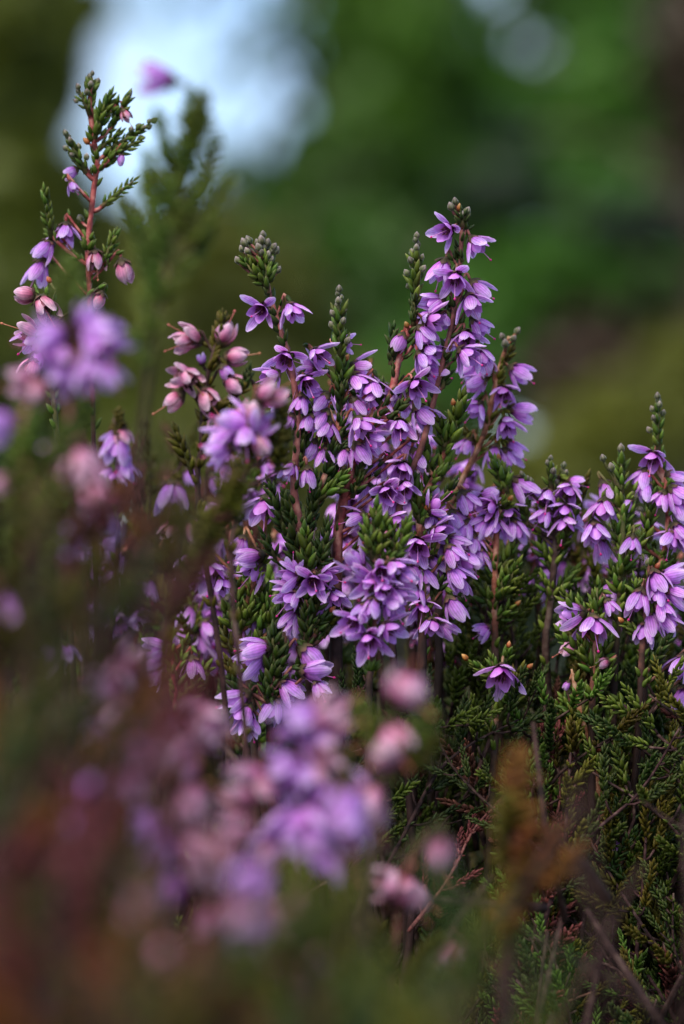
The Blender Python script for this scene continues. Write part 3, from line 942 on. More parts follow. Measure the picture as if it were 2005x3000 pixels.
# ------------------------------------------------------------------ right-hand group, slightly behind focus
sprig('heather sprig at the right edge carrying a tall knobbly green bud spike',
      '1928 1210; 1929 1314; 1940 1380; 1955 1457; 1958 1540; 1945 1620; 1920 1712; 1900 1800; 1890 1950',
      '''1909 1356 112 .6 w 1.15; 1878 1408 115 .1 h 1.1; 1890 1440 100 .1 h .95; 1982 1408 30 .1 h 1.1; 1992 1458 50 .2 h 1.2; 1996 1500 60 .1 h 1.2; 1960 1592 105 .3 o 1.15; 1992 1566 60 .2 h 1.1;
         2010 1590 40 .1 h 1.0; 1935 1470 110 .1 h .9''',
      '1927 1170 1929 1310 1.15 b; 1914 1427 1900 1530 1.1; 1905 1500 1890 1600 1.0; 1960 1640 1935 1700 .9', '', dz=0.008, r=(0.4, 0.6), smat='stemred', autol=14)
sprig('long leafy shoot with a rusty tip rising clear of the right-hand flowers',
      '1822 1440; 1825 1559; 1817 1712; 1810 1850; 1800 2000',
      '1781 1442 62 .1 h 1.0 2; 1766 1503 100 .2 o 1.25; 1746 1571 82 .2 o 1.2; 1850 1600 100 .2 h .9; 1766 1612 80 .05 h 1.1 3; 1787 1734 120 .1 h 1.1 2; 1840 1480 120 .1 h .6',
      '1822 1328 1822 1440 1.0; 1800 1440 1822 1520 1.0; 1850 1480 1825 1560 1.0; 1800 1540 1822 1620 1.05; 1845 1600 1818 1690 1.0; 1795 1660 1815 1740 1.0; 1880 1570 1830 1680 .95', '1820 1326; 1770 1352; 1794 1380',
      dz=0.006, r=(0.4, 0.6), smat='stemgreen', autol=40)
sprig('sprig with a cluster of open violet bells under two short bud tips at right',
      '1640 1400; 1632 1480; 1628 1560; 1622 1680; 1610 1800; 1600 1950',
      '''1603 1468 105 .5 o 1.15; 1660 1453 112 .6 o 1.15; 1654 1508 100 .4 w 1.05; 1656 1550 92 .4 o 1.15; 1537 1432 42 .1 h 1.2; 1687 1418 20 .1 h .9; 1590 1520 120 .1 h 1.0;
         1491 1514 72 .4 w 1.15; 1511 1560 78 .1 h 1.1; 1620 1600 90 0 h .8 3''',
      '1613 1350 1613 1425 .95 b; 1650 1370 1640 1440 .8 b; 1532 1396 1550 1440 .8 b; 1532 1455 1545 1530 1.0; 1690 1500 1640 1600 1.0; 1660 1570 1630 1650 1.0; 1720 1400 1690 1480 1.0 leafolive; 1593 1692 1612 1750 1.0; 1685 1671 1630 1740 1.1; 1580 1580 1610 1660 1.0',
      '1574 1520 a; 1640 1610 a', dz=0.010, r=(0.4, 0.65), smat='stemdark', autol=24)
sprig('sprig of spreading lilac petals with one near-white petal, right of the bright green shoot',
      '1470 1420; 1465 1490; 1455 1580; 1450 1700; 1450 1850; 1455 2000',
      '1424 1490 160 .5 w 1.2; 1404 1546 130 .2 h 1.2; 1373 1480 62 .1 h 1.2; 1440 1450 350 .2 c 1.0; 1400 1642 92 .1 h 1.1; 1450 1550 100 .1 o 1.1; 1360 1560 110 .1 h 1.1; 1390 1600 80 .1 h 1; 1340 1530 60 .1 h 1.1; 1415 1850 150 .1 h .8; 1310 1560 50 .1 h 1.0',
      '1445 1348 1478 1430 1.15; 1475 1375 1485 1440 1.0; 1500 1600 1470 1680 1.0; 1430 1620 1448 1700 1.0; 1480 1680 1456 1760 1.05; 1400 1700 1440 1780 1.0; 1520 1650 1470 1750 1.0', '1462 1352 a; 1510 1775 a; 1490 1468 a; 1425 1620 a',
      dz=0.009, r=(0.4, 0.65), smat='stemred', autol=24)
sprig('low right-hand sprig with a heavy bunch of violet bells pointing down',
      '1900 1690; 1895 1760; 1885 1850; 1880 1950; 1875 2080',
      '1930 1713 70 .4 h 1.3; 1972 1688 355 .1 h 1.2; 1870 1768 105 .2 h 1.3; 1950 1790 58 .2 h 1.2; 1909 1830 78 .2 h 1.3; 1884 1858 100 .1 h 1.1; 1930 1750 100 .3 o 1.1; 1985 1745 30 .1 h 1.1; 1960 1830 50 .1 h 1.0; 1985 1960 120 .2 h 1.2; 2000 2050 100 .1 h 1.2',
      '1860 1700 1880 1800 1.0; 1960 1870 1910 1950 1.0 leafdark; 1925 1900 1890 1960 1.0 leafdark', '1920 1668 a; 1828 1825 a; 1900 1660', dz=0.003, r=(0.4, 0.6), smat='stem')
sprig('nodding lilac bell between upright green shoots low on the right',
      '1750 1810; 1745 1880; 1740 1980; 1735 2100', '1741 1852 88 .35 o 1.4; 1666 1799 172 .1 h 1.3; 1790 1780 60 .1 h .8; 1660 1902 150 .1 p 1.0; 1762 1944 160 .1 p .8',
      '1751 1716 1748 1800 1.1; 1700 1766 1720 1850 1.1; 1655 1740 1690 1830 1.0; 1785 1880 1750 1960 1.0; 1700 1880 1735 1970 1.0; 1640 1850 1700 1930 1.0; 1790 1950 1750 2030 1.0', '', dz=0.004, r=(0.4, 0.6), smat='stemred', autol=14)
sprig('lone starry lilac flower above dark twigs in the lower right',
      '1480 1960; 1470 2010; 1455 2100; 1450 2200', '1466 1992 100 .62 w 1.4 -3.5', '1440 2040 1452 2100 1.1; 1500 2030 1470 2100 1.0; 1440 1930 1470 2010 1.0; 1525 1960 1490 2030 1.0 leafolive; 1420 2110 1445 2170 1.0', '1545 1960 a; 1372 1935 a; 1490 1900 a', dz=0.002, r=(0.4, 0.6))
sprig('reddish shoot with a single lilac bell near the bottom right',
      '1790 2440; 1770 2380; 1740 2250; 1700 2100; 1640 1930; 1700 2150; 1760 2400; 1780 2600'[:0] or '1675 1960; 1700 2080; 1730 2200; 1755 2330; 1770 2450; 1790 2600', '1790 2480 95 .1 c 1.25; 1660 2010 120 0 h .5', '1715 2020 1705 2100 1.0; 1650 2050 1700 2120 1.0; 1780 2120 1735 2200 1.0; 1690 2180 1728 2250 1.0; 1800 2270 1755 2330 1.1; 1820 2380 1775 2440 1.1; 1740 2360 1765 2430 1.0 leafolive', '1740 2200 a', dz=0.004, r=(0.45, 0.6), smat='stemred', autol=30)

# ------------------------------------------------------------------ upper left
sprig('tall green-topped heather sprig at upper left on a bare salmon-red stem',
      '272 250; 264 300; 277 417; 286 469; 277 548; 263 666; 258 736; 262 853; 262 947; 268 1100; 275 1300; 280 1500',
      '''204 508 150 .1 c .8; 215 550 60 .2 h .6; 192 690 92 .3 o 1.15; 112 800 112 .1 h 1.25; 132 735 120 .1 h 1.1; 283 770 80 .2 q 1.1; 370 806 72 .1 p 1.35; 356 470 90 .1 c .6; 372 340 60 .1 q .7''',
      '''272 222 270 300 .75 b; 234 262 262 330 .75 b; 325 278 290 370 1.0; 375 282 330 370 .95; 300 320 280 400 1.0; 197 398 250 500 1.0 b; 445 358 320 440 .8 b; 398 525 305 600 .7; 131 556 150 690 .85;
         338 684 310 760 .85; 345 440 300 490 .8; 410 410 340 450 .7; 350 390 300 430 .9''', '265 422 a; 240 650', dz=0.010, r=(0.45, 0.4), smat='stemred', lmat='leaf', autol=30, seed=3)
sprig('cluster of closed pink and cream heather bells with trailing stamens at the left edge',
      '165 850; 150 900; 140 980; 150 1100; 170 1300; 180 1500', '66 864 184 .05 p 1.3; 136 905 55 .45 q 1.35; 68 968 200 .3 q 1.3; 288 888 110 .1 p .9; 95 1000 130 .1 h 1.2; 90 1090 110 .1 q 1.2; 110 1060 100 .1 h 1.0',
      '', '150 830 a', dz=0.002, r=(0.3, 0.5), smat='stemgreen')
sprig('half-closed dusky pink flower head at centre left, petals fading to white',
      '660 930; 640 980; 622 1050; 600 1150; 590 1300; 585 1500',
      '''548 985 200 .3 q 1.5; 535 1010 150 .1 q 1.3; 662 968 290 .1 p 1.5; 702 1045 350 .1 p 1.5; 520 1100 190 .35 q 1.5; 565 1115 40 .4 q 1.4; 500 1180 140 .1 p 1.4; 615 1180 60 .3 q 1.5;
         690 1130 40 .2 q 1.3; 665 1095 60 .1 c .9; 588 1050 250 .1 c .7; 715 1215 30 .1 q 1.2; 780 1150 30 .2 q 1.2; 640 1240 100 .1 q 1.3''',
      '650 925 645 990 .8 leafolive; 730 1080 715 1140 .8 leafdark; 640 1240 600 1330 1.0 leafolive; 515 1260 560 1380 1.0 leafolive', '', dz=-0.014, r=(0.35, 0.42), smat='stemdark', lmat='leafolive', autol=60, fscale=0.82)
sprig('violet and pink blooms in front of the dusky pink head, softly out of focus',
      '740 1180; 730 1260; 725 1350; 700 1500; 680 1700', '''690 1235 200 .1 h 1.3; 760 1240 300 .4 h 1.3; 740 1200 280 .3 p 1.2; 800 1150 330 .2 q 1.3; 650 1290 160 .1 h 1.2; 720 1290 90 .3 o 1.2; 770 1310 60 .2 p 1.2; 640 1320 150 .1 h 1.0''',
      '730 1290 725 1380 1.0 leafolive; 830 1180 800 1330 1.3 leafolive; 850 1260 810 1380 1.2 leafolive', '', dz=-0.032, r=(0.3, 0.4), smat='stemdark', lmat='leafolive', autol=60)

# ------------------------------------------------------------------ soft sprigs in front
sprig('blurred olive sprig before the pale sky gap, one faded mauve bell at its tip',
      '520 240; 575 290; 562 431; 545 540; 530 619; 505 720; 480 850; 445 1040; 420 1250; 410 1500',
      '458 232 188 .1 h 1.25', '''600 270 570 400 1.1; 560 260 560 380 1.0; 540 330 545 450 1.1; 610 340 570 450 1.1; 480 410 520 560 1.1; 430 450 500 620 1.1; 620 520 540 640 1.0; 420 520 480 700 1.1;
         520 450 530 580 1.2; 560 400 550 520 1.2; 450 600 490 760 1.0; 580 600 530 700 .9; 400 640 460 800 1.0; 440 760 470 880 1.0; 500 560 520 680 1.1; 360 600 440 820 1.0; 640 420 580 600 1.0; 680 540 570 720 .9; 460 330 500 480 1.0; 420 860 450 980 1.0; 560 760 490 880 .9; 390 980 440 1080 1.0; 620 680 520 820 .9''', '', dz=-0.088, r=(0.35, 0.45), lmat='leaf', smat='stemgreen')
sprig('big soft violet blooms in front at the left, below the pink bells',
      '220 900; 215 1000; 210 1120; 200 1300; 190 1600; 180 1900',
      '''150 985 150 .3 h 1.25; 120 1010 190 .1 o 1.2; 285 975 40 .5 h 1.35; 300 1020 60 .4 o 1.3; 260 1090 80 .3 h 1.2; 180 1110 110 .3 h 1.15; 60 1120 170 .2 q 1.1; 255 930 300 .1 h 1.1; 170 1050 100 .4 o 1.1; 100 1150 120 .2 q 1.0; 310 1100 60 .1 h 1.0''',
      '200 760 212 900 1.25; 190 800 205 930 1.2; 225 820 215 930 1.1; 60 1200 120 1350 1.3; 260 1180 220 1300 1.2', '', dz=-0.085, r=(0.4, 0.5))
sprig('blurred bright green leafy sprig filling the left margin',
      '60 1240; 80 1400; 90 1600; 100 1800; 110 2100', '5 1250 150 .1 h 1.2; 0 1420 150 .2 p 1.2', '40 1230 60 1330 1.6; 110 1220 80 1350 1.5; 20 1330 60 1450 1.6; 130 1330 90 1450 1.6; 170 1420 100 1550 1.5; 30 1460 70 1580 1.6; 120 1520 95 1650 1.5; 20 1560 80 1700 1.5; 180 1560 120 1680 1.4; 40 1650 90 1800 1.4; 150 1680 110 1800 1.4; 200 1250 140 1380 1.3', '', dz=-0.10, r=(0.4, 0.5), autol=80)
sprig('soft mauve-pink flower stack left of the brown stems',
      '225 1340; 250 1420; 290 1500; 300 1650; 300 1900', '''220 1370 100 .4 q 1.4; 245 1360 40 .3 q 1.3; 130 1350 170 .2 h 1.2; 285 1470 70 .2 q 1.4; 330 1490 40 .1 q 1.2; 205 1580 110 .1 h 1.1; 300 1520 100 .2 o 1.2; 160 1330 150 .1 q 1.1; 260 1400 80 .4 q 1.2''',
      '', '', dz=-0.09, r=(0.4, 0.5), smat='stem')
sprig('blurred dull green shoot slanting across the centre left',
      '690 1360; 650 1450; 590 1570; 540 1680; 500 1800; 480 2000', '', '700 1345 670 1450 1.7 leafolive; 690 1430 640 1520 1.8 leafolive; 650 1480 610 1580 1.8 leafolive; 630 1560 580 1650 1.7 leafolive; 580 1620 545 1720 1.6 leafolive; 720 1420 680 1500 1.5 leafolive; 540 1700 510 1800 1.5 leafolive; 600 1500 590 1600 1.4 leafolive', '', dz=-0.06, r=(0.4, 0.5), lmat='leafolive', autol=40)
sprig('single blurred mauve bell at the left edge below the green margin', '5 1740; 30 1850; 60 2000; 70 2300', '12 1800 80 .2 h 1.6; 0 1850 120 .2 h 1.4', '', '', dz=-0.09, r=(0.4, 0.5))
sprig('rosy blurred flower stack rising at lower left above the brown heather',
      '370 1940; 350 2020; 340 2150; 345 2300; 350 2500', '''300 2010 160 .2 q 1.4; 345 1990 100 .4 q 1.5; 290 2090 130 .3 q 1.4; 400 1930 300 .2 q 1.3; 340 2060 60 .2 p 1.3; 320 2240 100 .3 h 1.4; 380 2230 40 .3 q 1.4; 290 2270 150 .2 q 1.2; 420 2250 40 .1 q 1.2; 300 2120 200 .2 q 1.2''', '', '', dz=-0.09, r=(0.4, 0.5), smat='stem')
sprig('solitary round pink blur of a bloom at lower centre left', '590 2090; 590 2180; 585 2300; 580 2500', '565 2120 150 .6 q 1.7; 610 2130 30 .5 q 1.6; 590 2150 90 .5 q 1.5; 540 2250 150 .3 q 1.3; 560 2340 120 .3 q 1.3', '605 2230 600 2330 1.5 leafolive', '', dz=-0.085, r=(0.4, 0.5))
sprig('large violet and cream blurred flower head at the bottom centre',
      '930 2060; 900 2180; 880 2300; 860 2450; 850 2650; 850 2900',
      '''880 2110 140 .4 h 1.4; 905 2140 90 .6 o 1.4; 970 2090 320 .4 q 1.5; 985 2120 0 .2 p 1.4; 840 2270 120 .6 h 1.5; 830 2250 180 .5 h 1.3; 900 2290 60 .6 h 1.4; 720 2290 160 .4 q 1.5; 690 2330 200 .3 q 1.4; 760 2310 90 .4 q 1.3; 960 2260 30 .4 q 1.4;
         950 2330 60 .4 h 1.4; 880 2420 100 .5 h 1.5; 850 2440 130 .3 h 1.4; 920 2470 60 .3 h 1.4; 800 2480 150 .2 h 1.3; 960 2200 0 .3 q 1.2; 930 2180 45 .4 h 1.3; 780 2500 120 .2 q 1.2''', '1030 2200 960 2330 1.2 leaf', '', dz=-0.09, r=(0.4, 0.5), smat='stem')
sprig('pale pink blurred bells stacked right of the bottom flower head',
      '1180 2010; 1150 2120; 1120 2250; 1090 2400; 1080 2650; 1080 2900', '''1205 2030 40 .5 p 1.5; 1180 2010 300 .3 q 1.3; 1140 2200 150 .6 p 1.7; 1165 2180 60 .5 q 1.5; 1120 2220 200 .4 p 1.4; 1075 2350 120 .5 q 1.5; 1095 2390 70 .4 p 1.5; 1060 2330 200 .3 h 1.3; 1290 2510 90 .4 p 1.4''',
      '1230 2120 1150 2260 1.3 leaf; 1260 2080 1180 2200 1.2 leaf; 1050 2060 1110 2200 1.2 leaf; 1280 2160 1190 2260 1.2 leafolive', '', dz=-0.09, r=(0.4, 0.5), smat='stemgreen')
sprig('cream and rust blurred seed heads in the bottom left brown heather',
      '600 2480; 610 2620; 640 2750; 660 2900; 670 3050', '590 2555 90 .5 p 1.7; 600 2580 60 .3 p 1.5; 620 2720 100 .4 q 1.5; 680 2720 40 .3 q 1.4; 760 2830 120 .3 q 1.5; 520 2900 90 .3 q 1.6; 500 2600 160 .2 h 1.2; 720 2600 60 .3 h 1.2; 440 2430 130 .3 h 1.3; 460 2480 90 .2 h 1.2', '700 2680 650 2800 1.3 leafrust; 560 2680 620 2820 1.3 leafrust; 740 2750 680 2880 1.3 leafrust', '', dz=-0.115, r=(0.4, 0.5), smat='stem')
sprig('bleached blurred flower remains at the bottom centre right', '1180 2560; 1170 2660; 1160 2800; 1150 3000', '1130 2590 180 .3 q 1.4; 1205 2620 30 .4 p 1.5; 1220 2640 60 .2 p 1.3; 1170 2600 300 .2 q 1.3; 1290 2520 60 .4 p 1.3', '1280 2750 1200 2900 1.4 leafolive; 1100 2700 1150 2850 1.4 leafolive', '', dz=-0.07, r=(0.4, 0.5))
sprig('rust-brown blurred shoot standing upright at the lower right centre', '1520 2230; 1515 2350; 1510 2500; 1500 2700; 1480 2950', '1330 2800 100 .2 q 1.2', '1520 2200 1515 2330 1.9 leafamber; 1530 2300 1512 2420 1.9 leafamber; 1490 2330 1510 2430 1.8 leafolive; 1560 2400 1515 2520 1.7 leafamber; 1480 2420 1505 2540 1.8 leafolive; 1540 2520 1508 2640 1.8 leafamber; 1600 2530 1520 2650 1.6 leafamber; 1480 2620 1498 2740 1.8 leafamber; 1700 2480 1600 2600 1.4 leafamber; 1640 2420 1560 2560 1.4 leafamber', '', dz=-0.09, r=(0.7, 0.9), lmat='leafamber', autol=60)

# ------------------------------------------------------------------ flowering sprigs filling the bush
rdf = random.Random(404)
FILL = [(690, 1330, .020, 'left of the dark main stem'), (760, 1290, .018, 'just left of the twin-flower sprig'), (1010, 1150, .024, 'behind the green budding spike'), (1090, 1120, .022, 'between the two bud spikes'),
        (1130, 1330, .026, 'behind the slim olive spike'), (1220, 1260, .028, 'behind the tallest sprig'), (1030, 1430, .030, 'right of the thick dark stem'), (1390, 1390, .030, 'under the pinkish leaning sprig'),
        (1560, 1500, .024, 'left of the open violet bells'), (1700, 1500, .026, 'behind the long leafy shoot'), (1850, 1520, .022, 'left of the knobbly right-edge spike'), (1330, 1560, .028, 'right of the forward violet head'), (1180, 1500, .030, 'above the forward violet head'),
        (980, 1660, .030, 'left of the forward violet head'), (860, 1560, .028, 'behind the dark needles at centre'), (640, 1560, .030, 'left of the sideways folded bell'), (660, 1820, .028, 'under the drooping dull bells'),
        (870, 1850, .030, 'below the straight-facing lilac flower'), (1960, 1680, .026, 'at the right edge behind the violet bunch'), (1770, 1660, .030, 'above the nodding bell'), (300, 1600, .055, 'deep in the brown haze at far left'), (1270, 1700, .026, 'behind the bells at the right of the violet head'), (760, 1950, .026, 'behind the magenta closed bell')]
for fx, fy, fdz, where in FILL:
    st_ = f'{fx + rdf.uniform(-10, 10)} {fy - 30}; {fx} {fy + 60}; {fx + rdf.uniform(-20, 20)} {fy + 200}; {fx + rdf.uniform(-30, 30)} {fy + 400}'
    fl_ = ';'.join(f'{fx + rdf.choice((-1, 1)) * rdf.uniform(12, 48)} {fy + q * 27 + rdf.uniform(-10, 10)} {rdf.uniform(20, 160)} {rdf.uniform(-.1, .7)} {rdf.choice("oohhhwc")} {rdf.uniform(.95, 1.15)}' for q in range(rdf.randint(7, 10)))
    sh_ = f'{fx + rdf.uniform(-30, 30)} {fy - 75} {fx} {fy} 1.0 {rdf.choice(("b", "leaf"))}; {fx - 50} {fy + 60} {fx} {fy + 150} 1.0; {fx + 50} {fy + 110} {fx} {fy + 200} 1.0'
    sprig('soft lilac flowering sprig ' + where, st_, fl_, sh_, '', dz=max(fdz, 0.0285), r=(0.35, 0.5), smat='stemred', lmat=rdf.choice(('leaf', 'leafdark', 'leafolive')), autol=25)
# faint blossoms low in the left foreground
for fx, fy, fdz, kinds, label in [(330, 2130, -.10, 'hqqh', 'mauve-pink haze of small bells left of the solitary pink bloom'),
                                  (450, 2250, -.13, 'qqh', 'mauve-pink haze of small bells under the solitary pink bloom'),
                                  (620, 2420, -.13, 'qqh', 'mauve-pink haze of small bells left of the big violet and cream head'),
                                  (250, 2330, -.12, 'hq', 'dusky mauve haze of small bells at the edge of the brown heather'),
                                  (1010, 2380, -.11, 'qhp', 'dusky rose haze of small bells right of the big violet and cream head'),
                                  (420, 2680, -.16, 'qp', 'dim rose blur of bells low in the left brown heather'),
                                                                    (900, 2720, -.13, 'qp', 'dim rust-rose blur of bells under the bottom flower head'),
                                  (700, 2560, -.15, 'hp', 'pale mauve blur of bells left of the bottom flower head')]:
    st_ = f'{fx} {fy - 30}; {fx + 10} {fy + 150}; {fx + 20} {fy + 350}'
    fl_ = ';'.join(f'{fx + rdf.uniform(-80, 80)} {fy + rdf.uniform(-60, 160)} {rdf.uniform(20, 160)} {rdf.uniform(0, .6)} {rdf.choice(kinds)} 1.15' for q in range(4))
    sprig(label, st_, fl_, '', '', dz=fdz, r=(0.35, 0.5), smat='stem')

# ------------------------------------------------------------------ undergrowth
def branchy(mk, seed, nside=11, H=0.055, flowers=0):
    """a leafy side-branching shoot: one mesh of leaves and one stem"""
    rd = random.Random(seed)
    geos, st = [], []
    pth = smooth_path([Vector((0, 0, 0)), Vector((rd.uniform(-.004, .004), rd.uniform(-.004, .004), H * 0.35)), Vector((rd.uniform(-.006, .006), rd.uniform(-.006, .006), H * 0.7)), Vector((rd.uniform(-.008, .008), rd.uniform(-.008, .008), H))], 5)
    st.append(tube(pth, [0.0006 * (1 - 0.6 * i / (len(pth) - 1)) for i in range(len(pth))], 6, 0.12, rd))
    for i in range(nside):
        t = 0.15 + 0.85 * i / (nside - 1)
        a = pth[min(len(pth) - 2, int(t * (len(pth) - 1)))]
        az = rd.uniform(0, 6.28)
        L = rd.uniform(0.006, 0.011)
        off = rd.uniform(0.001, 0.007) * (1 - t * 0.6)
        d = Vector((math.cos(az) * 0.55, math.sin(az) * 0.55, 1)).normalized()
        b = a + Vector((math.cos(az), math.sin(az), 0.8)) * off
        st.append(tube([a, a.lerp(b, 0.5) - Vector((0, 0, 0.0004)), b], [0.0003, 0.00028, 0.00025], 5, 0.1, rd))
        geos.append(xf(shoot_geo(L, rd.uniform(0.95, 1.25), rd, 0.75), Matrix.Translation(b) @ look(d, rd.uniform(0, 6))))
    for i in range(30):
        k = rd.randrange(2, len(pth) - 1)
        side = Vector((rd.uniform(-1, 1), rd.uniform(-1, 1), 0.8)).normalized()
        geos.append(xf(LEAFG[rd.randrange(3)], Matrix.Translation(pth[k]) @ look(side) @ Matrix.Scale(rd.uniform(0.7, 1.0), 4)))
    return to_mesh('heather_shoot', merge(geos), M[mk]), to_mesh('stem', merge(st), M['stemdark'] if mk != 'leafrust' else M['stem'])


BR = {mk: [branchy(mk, 100 * i + v) for v in range(3)] for i, mk in enumerate(('leaf', 'leafdark', 'leafolive', 'leafrust', 'leafamber'))}


LOWLEAF = spindle(2.0 * MMM, 0.9 * MMM, 3, 4, fat=0.72, keel=0.75, curve=-0.03)


def mass_branch(seed, nside=11, H=0.055):
    rd = random.Random(seed)
    g, st = [], []
    pth = smooth_path([Vector((0, 0, 0)), Vector((rd.uniform(-.004, .004), rd.uniform(-.004, .004), H * 0.4)), Vector((rd.uniform(-.008, .008), rd.uniform(-.008, .008), H))], 5)
    st.append(tube(pth, [0.0006 * (1 - 0.6 * i / (len(pth) - 1)) for i in range(len(pth))], 5, 0.12, rd))
    for i in range(nside):
        t = 0.15 + 0.85 * i / (nside - 1)
        a = pth[min(len(pth) - 2, int(t * (len(pth) - 1)))]
        az = rd.uniform(0, 6.28)
        d = Vector((math.cos(az) * 0.55, math.sin(az) * 0.55, 1)).normalized()
        b = a + Vector((math.cos(az), math.sin(az), 0.8)) * rd.uniform(0.001, 0.007) * (1 - t * 0.6)
        st.append(tube([a, b], [0.0003, 0.00025], 4))
        B = Matrix.Translation(b) @ look(d, rd.uniform(0, 6))
        g += [xf(LOWLEAF, B @ m) for m, _ in leaf_spots(rd.uniform(0.006, 0.011), rd.uniform(0.95, 1.25), rd, 0.85)]
    for i in range(26):
        g.append(xf(LOWLEAF, Matrix.Translation(rd.choice(pth[2:])) @ look(Vector((rd.uniform(-1, 1), rd.uniform(-1, 1), 0.8))) @ Matrix.Scale(rd.uniform(0.7, 1.0), 4)))
    return merge(g), merge(st)


MASSG = [mass_branch(900 + q) for q in range(4)]


def mass(name, label, items, rd, H=0.055):
    by, stems = {}, []
    for mk, tip, lean, sc in items:
        up = Vector((lean[0], lean[1], 1)).normalized()
        X = Matrix.Translation(tip - up * H * sc) @ look(up, rd.uniform(0, 6.28)) @ Matrix.Scale(sc, 4)
        g, st = rd.choice(MASSG)
        by.setdefault(mk, []).append(xf(g, X))
        stems.append(xf(st, X))
    pairs = [(merge(v), M[k]) for k, v in by.items()] + [(merge(stems), M['stemdark'])]
    o = thing(name, label, 'undergrowth', (0, 0, 0), None, to_mesh(name, pairs[0][0], pairs[0][1], pairs[1:]))
    o['kind'] = 'stuff'


def place_branchy(mk, tip, lean, sc, label, group, rd, H=0.055):
    me, st = rd.choice(BR[mk])
    up = Vector((lean[0], lean[1], 1)).normalized()
    base = tip - up * H * sc
    o = thing('heather_shoot', label, 'heather shoot', base, group, me)
    o.matrix_world = Matrix.Translation(base) @ look(up, rd.uniform(0, 6.28)) @ Matrix.Scale(sc, 4)
    link('stem', st, o, Matrix.Identity(4))
    return o


rdu = random.Random(77)
deep = []
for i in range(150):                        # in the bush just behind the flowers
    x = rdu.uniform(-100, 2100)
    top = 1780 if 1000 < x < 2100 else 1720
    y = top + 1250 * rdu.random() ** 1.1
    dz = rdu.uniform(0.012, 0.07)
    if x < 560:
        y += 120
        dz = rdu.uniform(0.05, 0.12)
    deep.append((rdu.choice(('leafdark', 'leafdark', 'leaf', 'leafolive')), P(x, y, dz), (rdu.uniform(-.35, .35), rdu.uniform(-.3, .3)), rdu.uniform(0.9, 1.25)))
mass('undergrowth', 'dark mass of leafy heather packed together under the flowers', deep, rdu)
LOWR = 'short green heather shoot among dark twigs at the lower right'
LOW = []
for i in range(125):                        # lower right, in focus
    x = 960 + 1100 * rdu.random() ** 0.8
    y = 1970 + 1080 * rdu.random()
    if x < 1450 and y > 2250:
        x += 480
    mk_ = rdu.choice(('leafdark', 'leaf', 'leafolive', 'leaf', 'leafdark', 'leafrust'))
    LOW.append((x, y, mk_))
    low = place_branchy(mk_, P(x, y, rdu.uniform(-0.006, 0.014)), (rdu.uniform(-1.0, .8), rdu.uniform(-.5, .4)), rdu.uniform(0.42, 0.72), LOWR, 'green shoots at the lower right', rdu)
    LOW[-1] += (low,)
for i in range(24):                        # fine shoots between the right-hand flowers
    x = rdu.uniform(1340, 2010)
    y = rdu.uniform(1590, 1960)
    mk_ = rdu.choice(('leaf', 'leaf', 'leafolive', 'leafdark'))
    o_ = place_branchy(mk_, P(x, y, rdu.uniform(0.008, 0.03)), (rdu.uniform(-.4, .4), rdu.uniform(-.3, .2)), rdu.uniform(0.6, 0.8), LOWR, 'green shoots at the lower right', rdu)
    LOW.append((x, y, mk_, o_))
MARKS = [(1630, 1500, 'the open violet bells'), (1820, 1500, 'the long leafy shoot'), (1440, 1520, 'the spreading lilac petals'), (1466, 1992, 'the starry flower'), (1741, 1852, 'the nodding bell'), (1790, 2480, 'the single low bell'),
         (1930, 1780, 'the heavy violet bunch'), (1180, 2060, 'the pale pink blur'), (1520, 2330, 'the rust-brown shoot'),
         (1985, 2990, 'the bottom right corner'), (1082, 1890, 'the round violet head')]
HUE = {'leafdark': 'dark green', 'leaf': 'bright green', 'leafolive': 'olive', 'leafrust': 'rusty brown'}
ORD = ['nearest', 'second nearest', 'third nearest', 'fourth nearest', 'fifth nearest', 'sixth nearest', 'seventh nearest', 'eighth nearest', 'ninth nearest', 'tenth nearest', 'eleventh nearest', 'twelfth nearest', 'thirteenth nearest', 'fourteenth nearest']
_tab = {}
for x, y, mk_, o_ in LOW:
    k_ = min(range(len(MARKS)), key=lambda q: (MARKS[q][0] - x) ** 2 + (MARKS[q][1] - y) ** 2)
    mx_, my_, nm_ = MARKS[k_]
    sd_ = ('left of' if x < mx_ else 'right of') if abs(x - mx_) > abs(y - my_) else ('above' if y < my_ else 'below')
    _tab.setdefault((HUE[mk_], sd_, nm_), []).append(((mx_ - x) ** 2 + (my_ - y) ** 2, o_))
for (h_, sd_, nm_), l_ in _tab.items():
    l_.sort(key=lambda q: q[0])
    for q, (_, o_) in enumerate(l_):
        o_['label'] = f"short {h_} leafy shoot {sd_} {nm_}" + ('' if len(l_) == 1 else f", {ORD[min(q, 13)]} to it")
brown = []
for i in range(54):                        # soft brown heather in front, bottom left
    x = rdu.uniform(-250, 900)
    y = 2400 + max(0, x - 250) * 0.7 + 700 * rdu.random()
    if i >= 46:
        x, y = rdu.uniform(-150, 350), rdu.uniform(2080, 2400)
    brown.append((rdu.choice(('leafrust', 'leafrust', 'leafolive', 'leafamber', 'leafdark')), P(x, y, rdu.uniform(-0.20, -0.11)), (rdu.uniform(-.5, .5), rdu.uniform(-.2, .2)), rdu.uniform(0.8, 1.1)))
mass('brown_heather', 'reddish brown withered heather blurred across the lower left foreground', brown, rdu)
veil = []
for i in range(17):                        # dull olive and brown shoots in front of the left middle
    veil.append((rdu.choice(('leafolive', 'leafolive', 'leafrust', 'leafdark', 'leafamber')), P(rdu.uniform(-60, 480), rdu.uniform(1420, 1960), rdu.uniform(-0.15, -0.085)), (rdu.uniform(-.4, .4), rdu.uniform(-.2, .2)), rdu.uniform(0.7, 0.95)))
mass('olive_heather', 'olive and brown heather blurred in front of the left middle of the bush', veil, rdu)
front = []
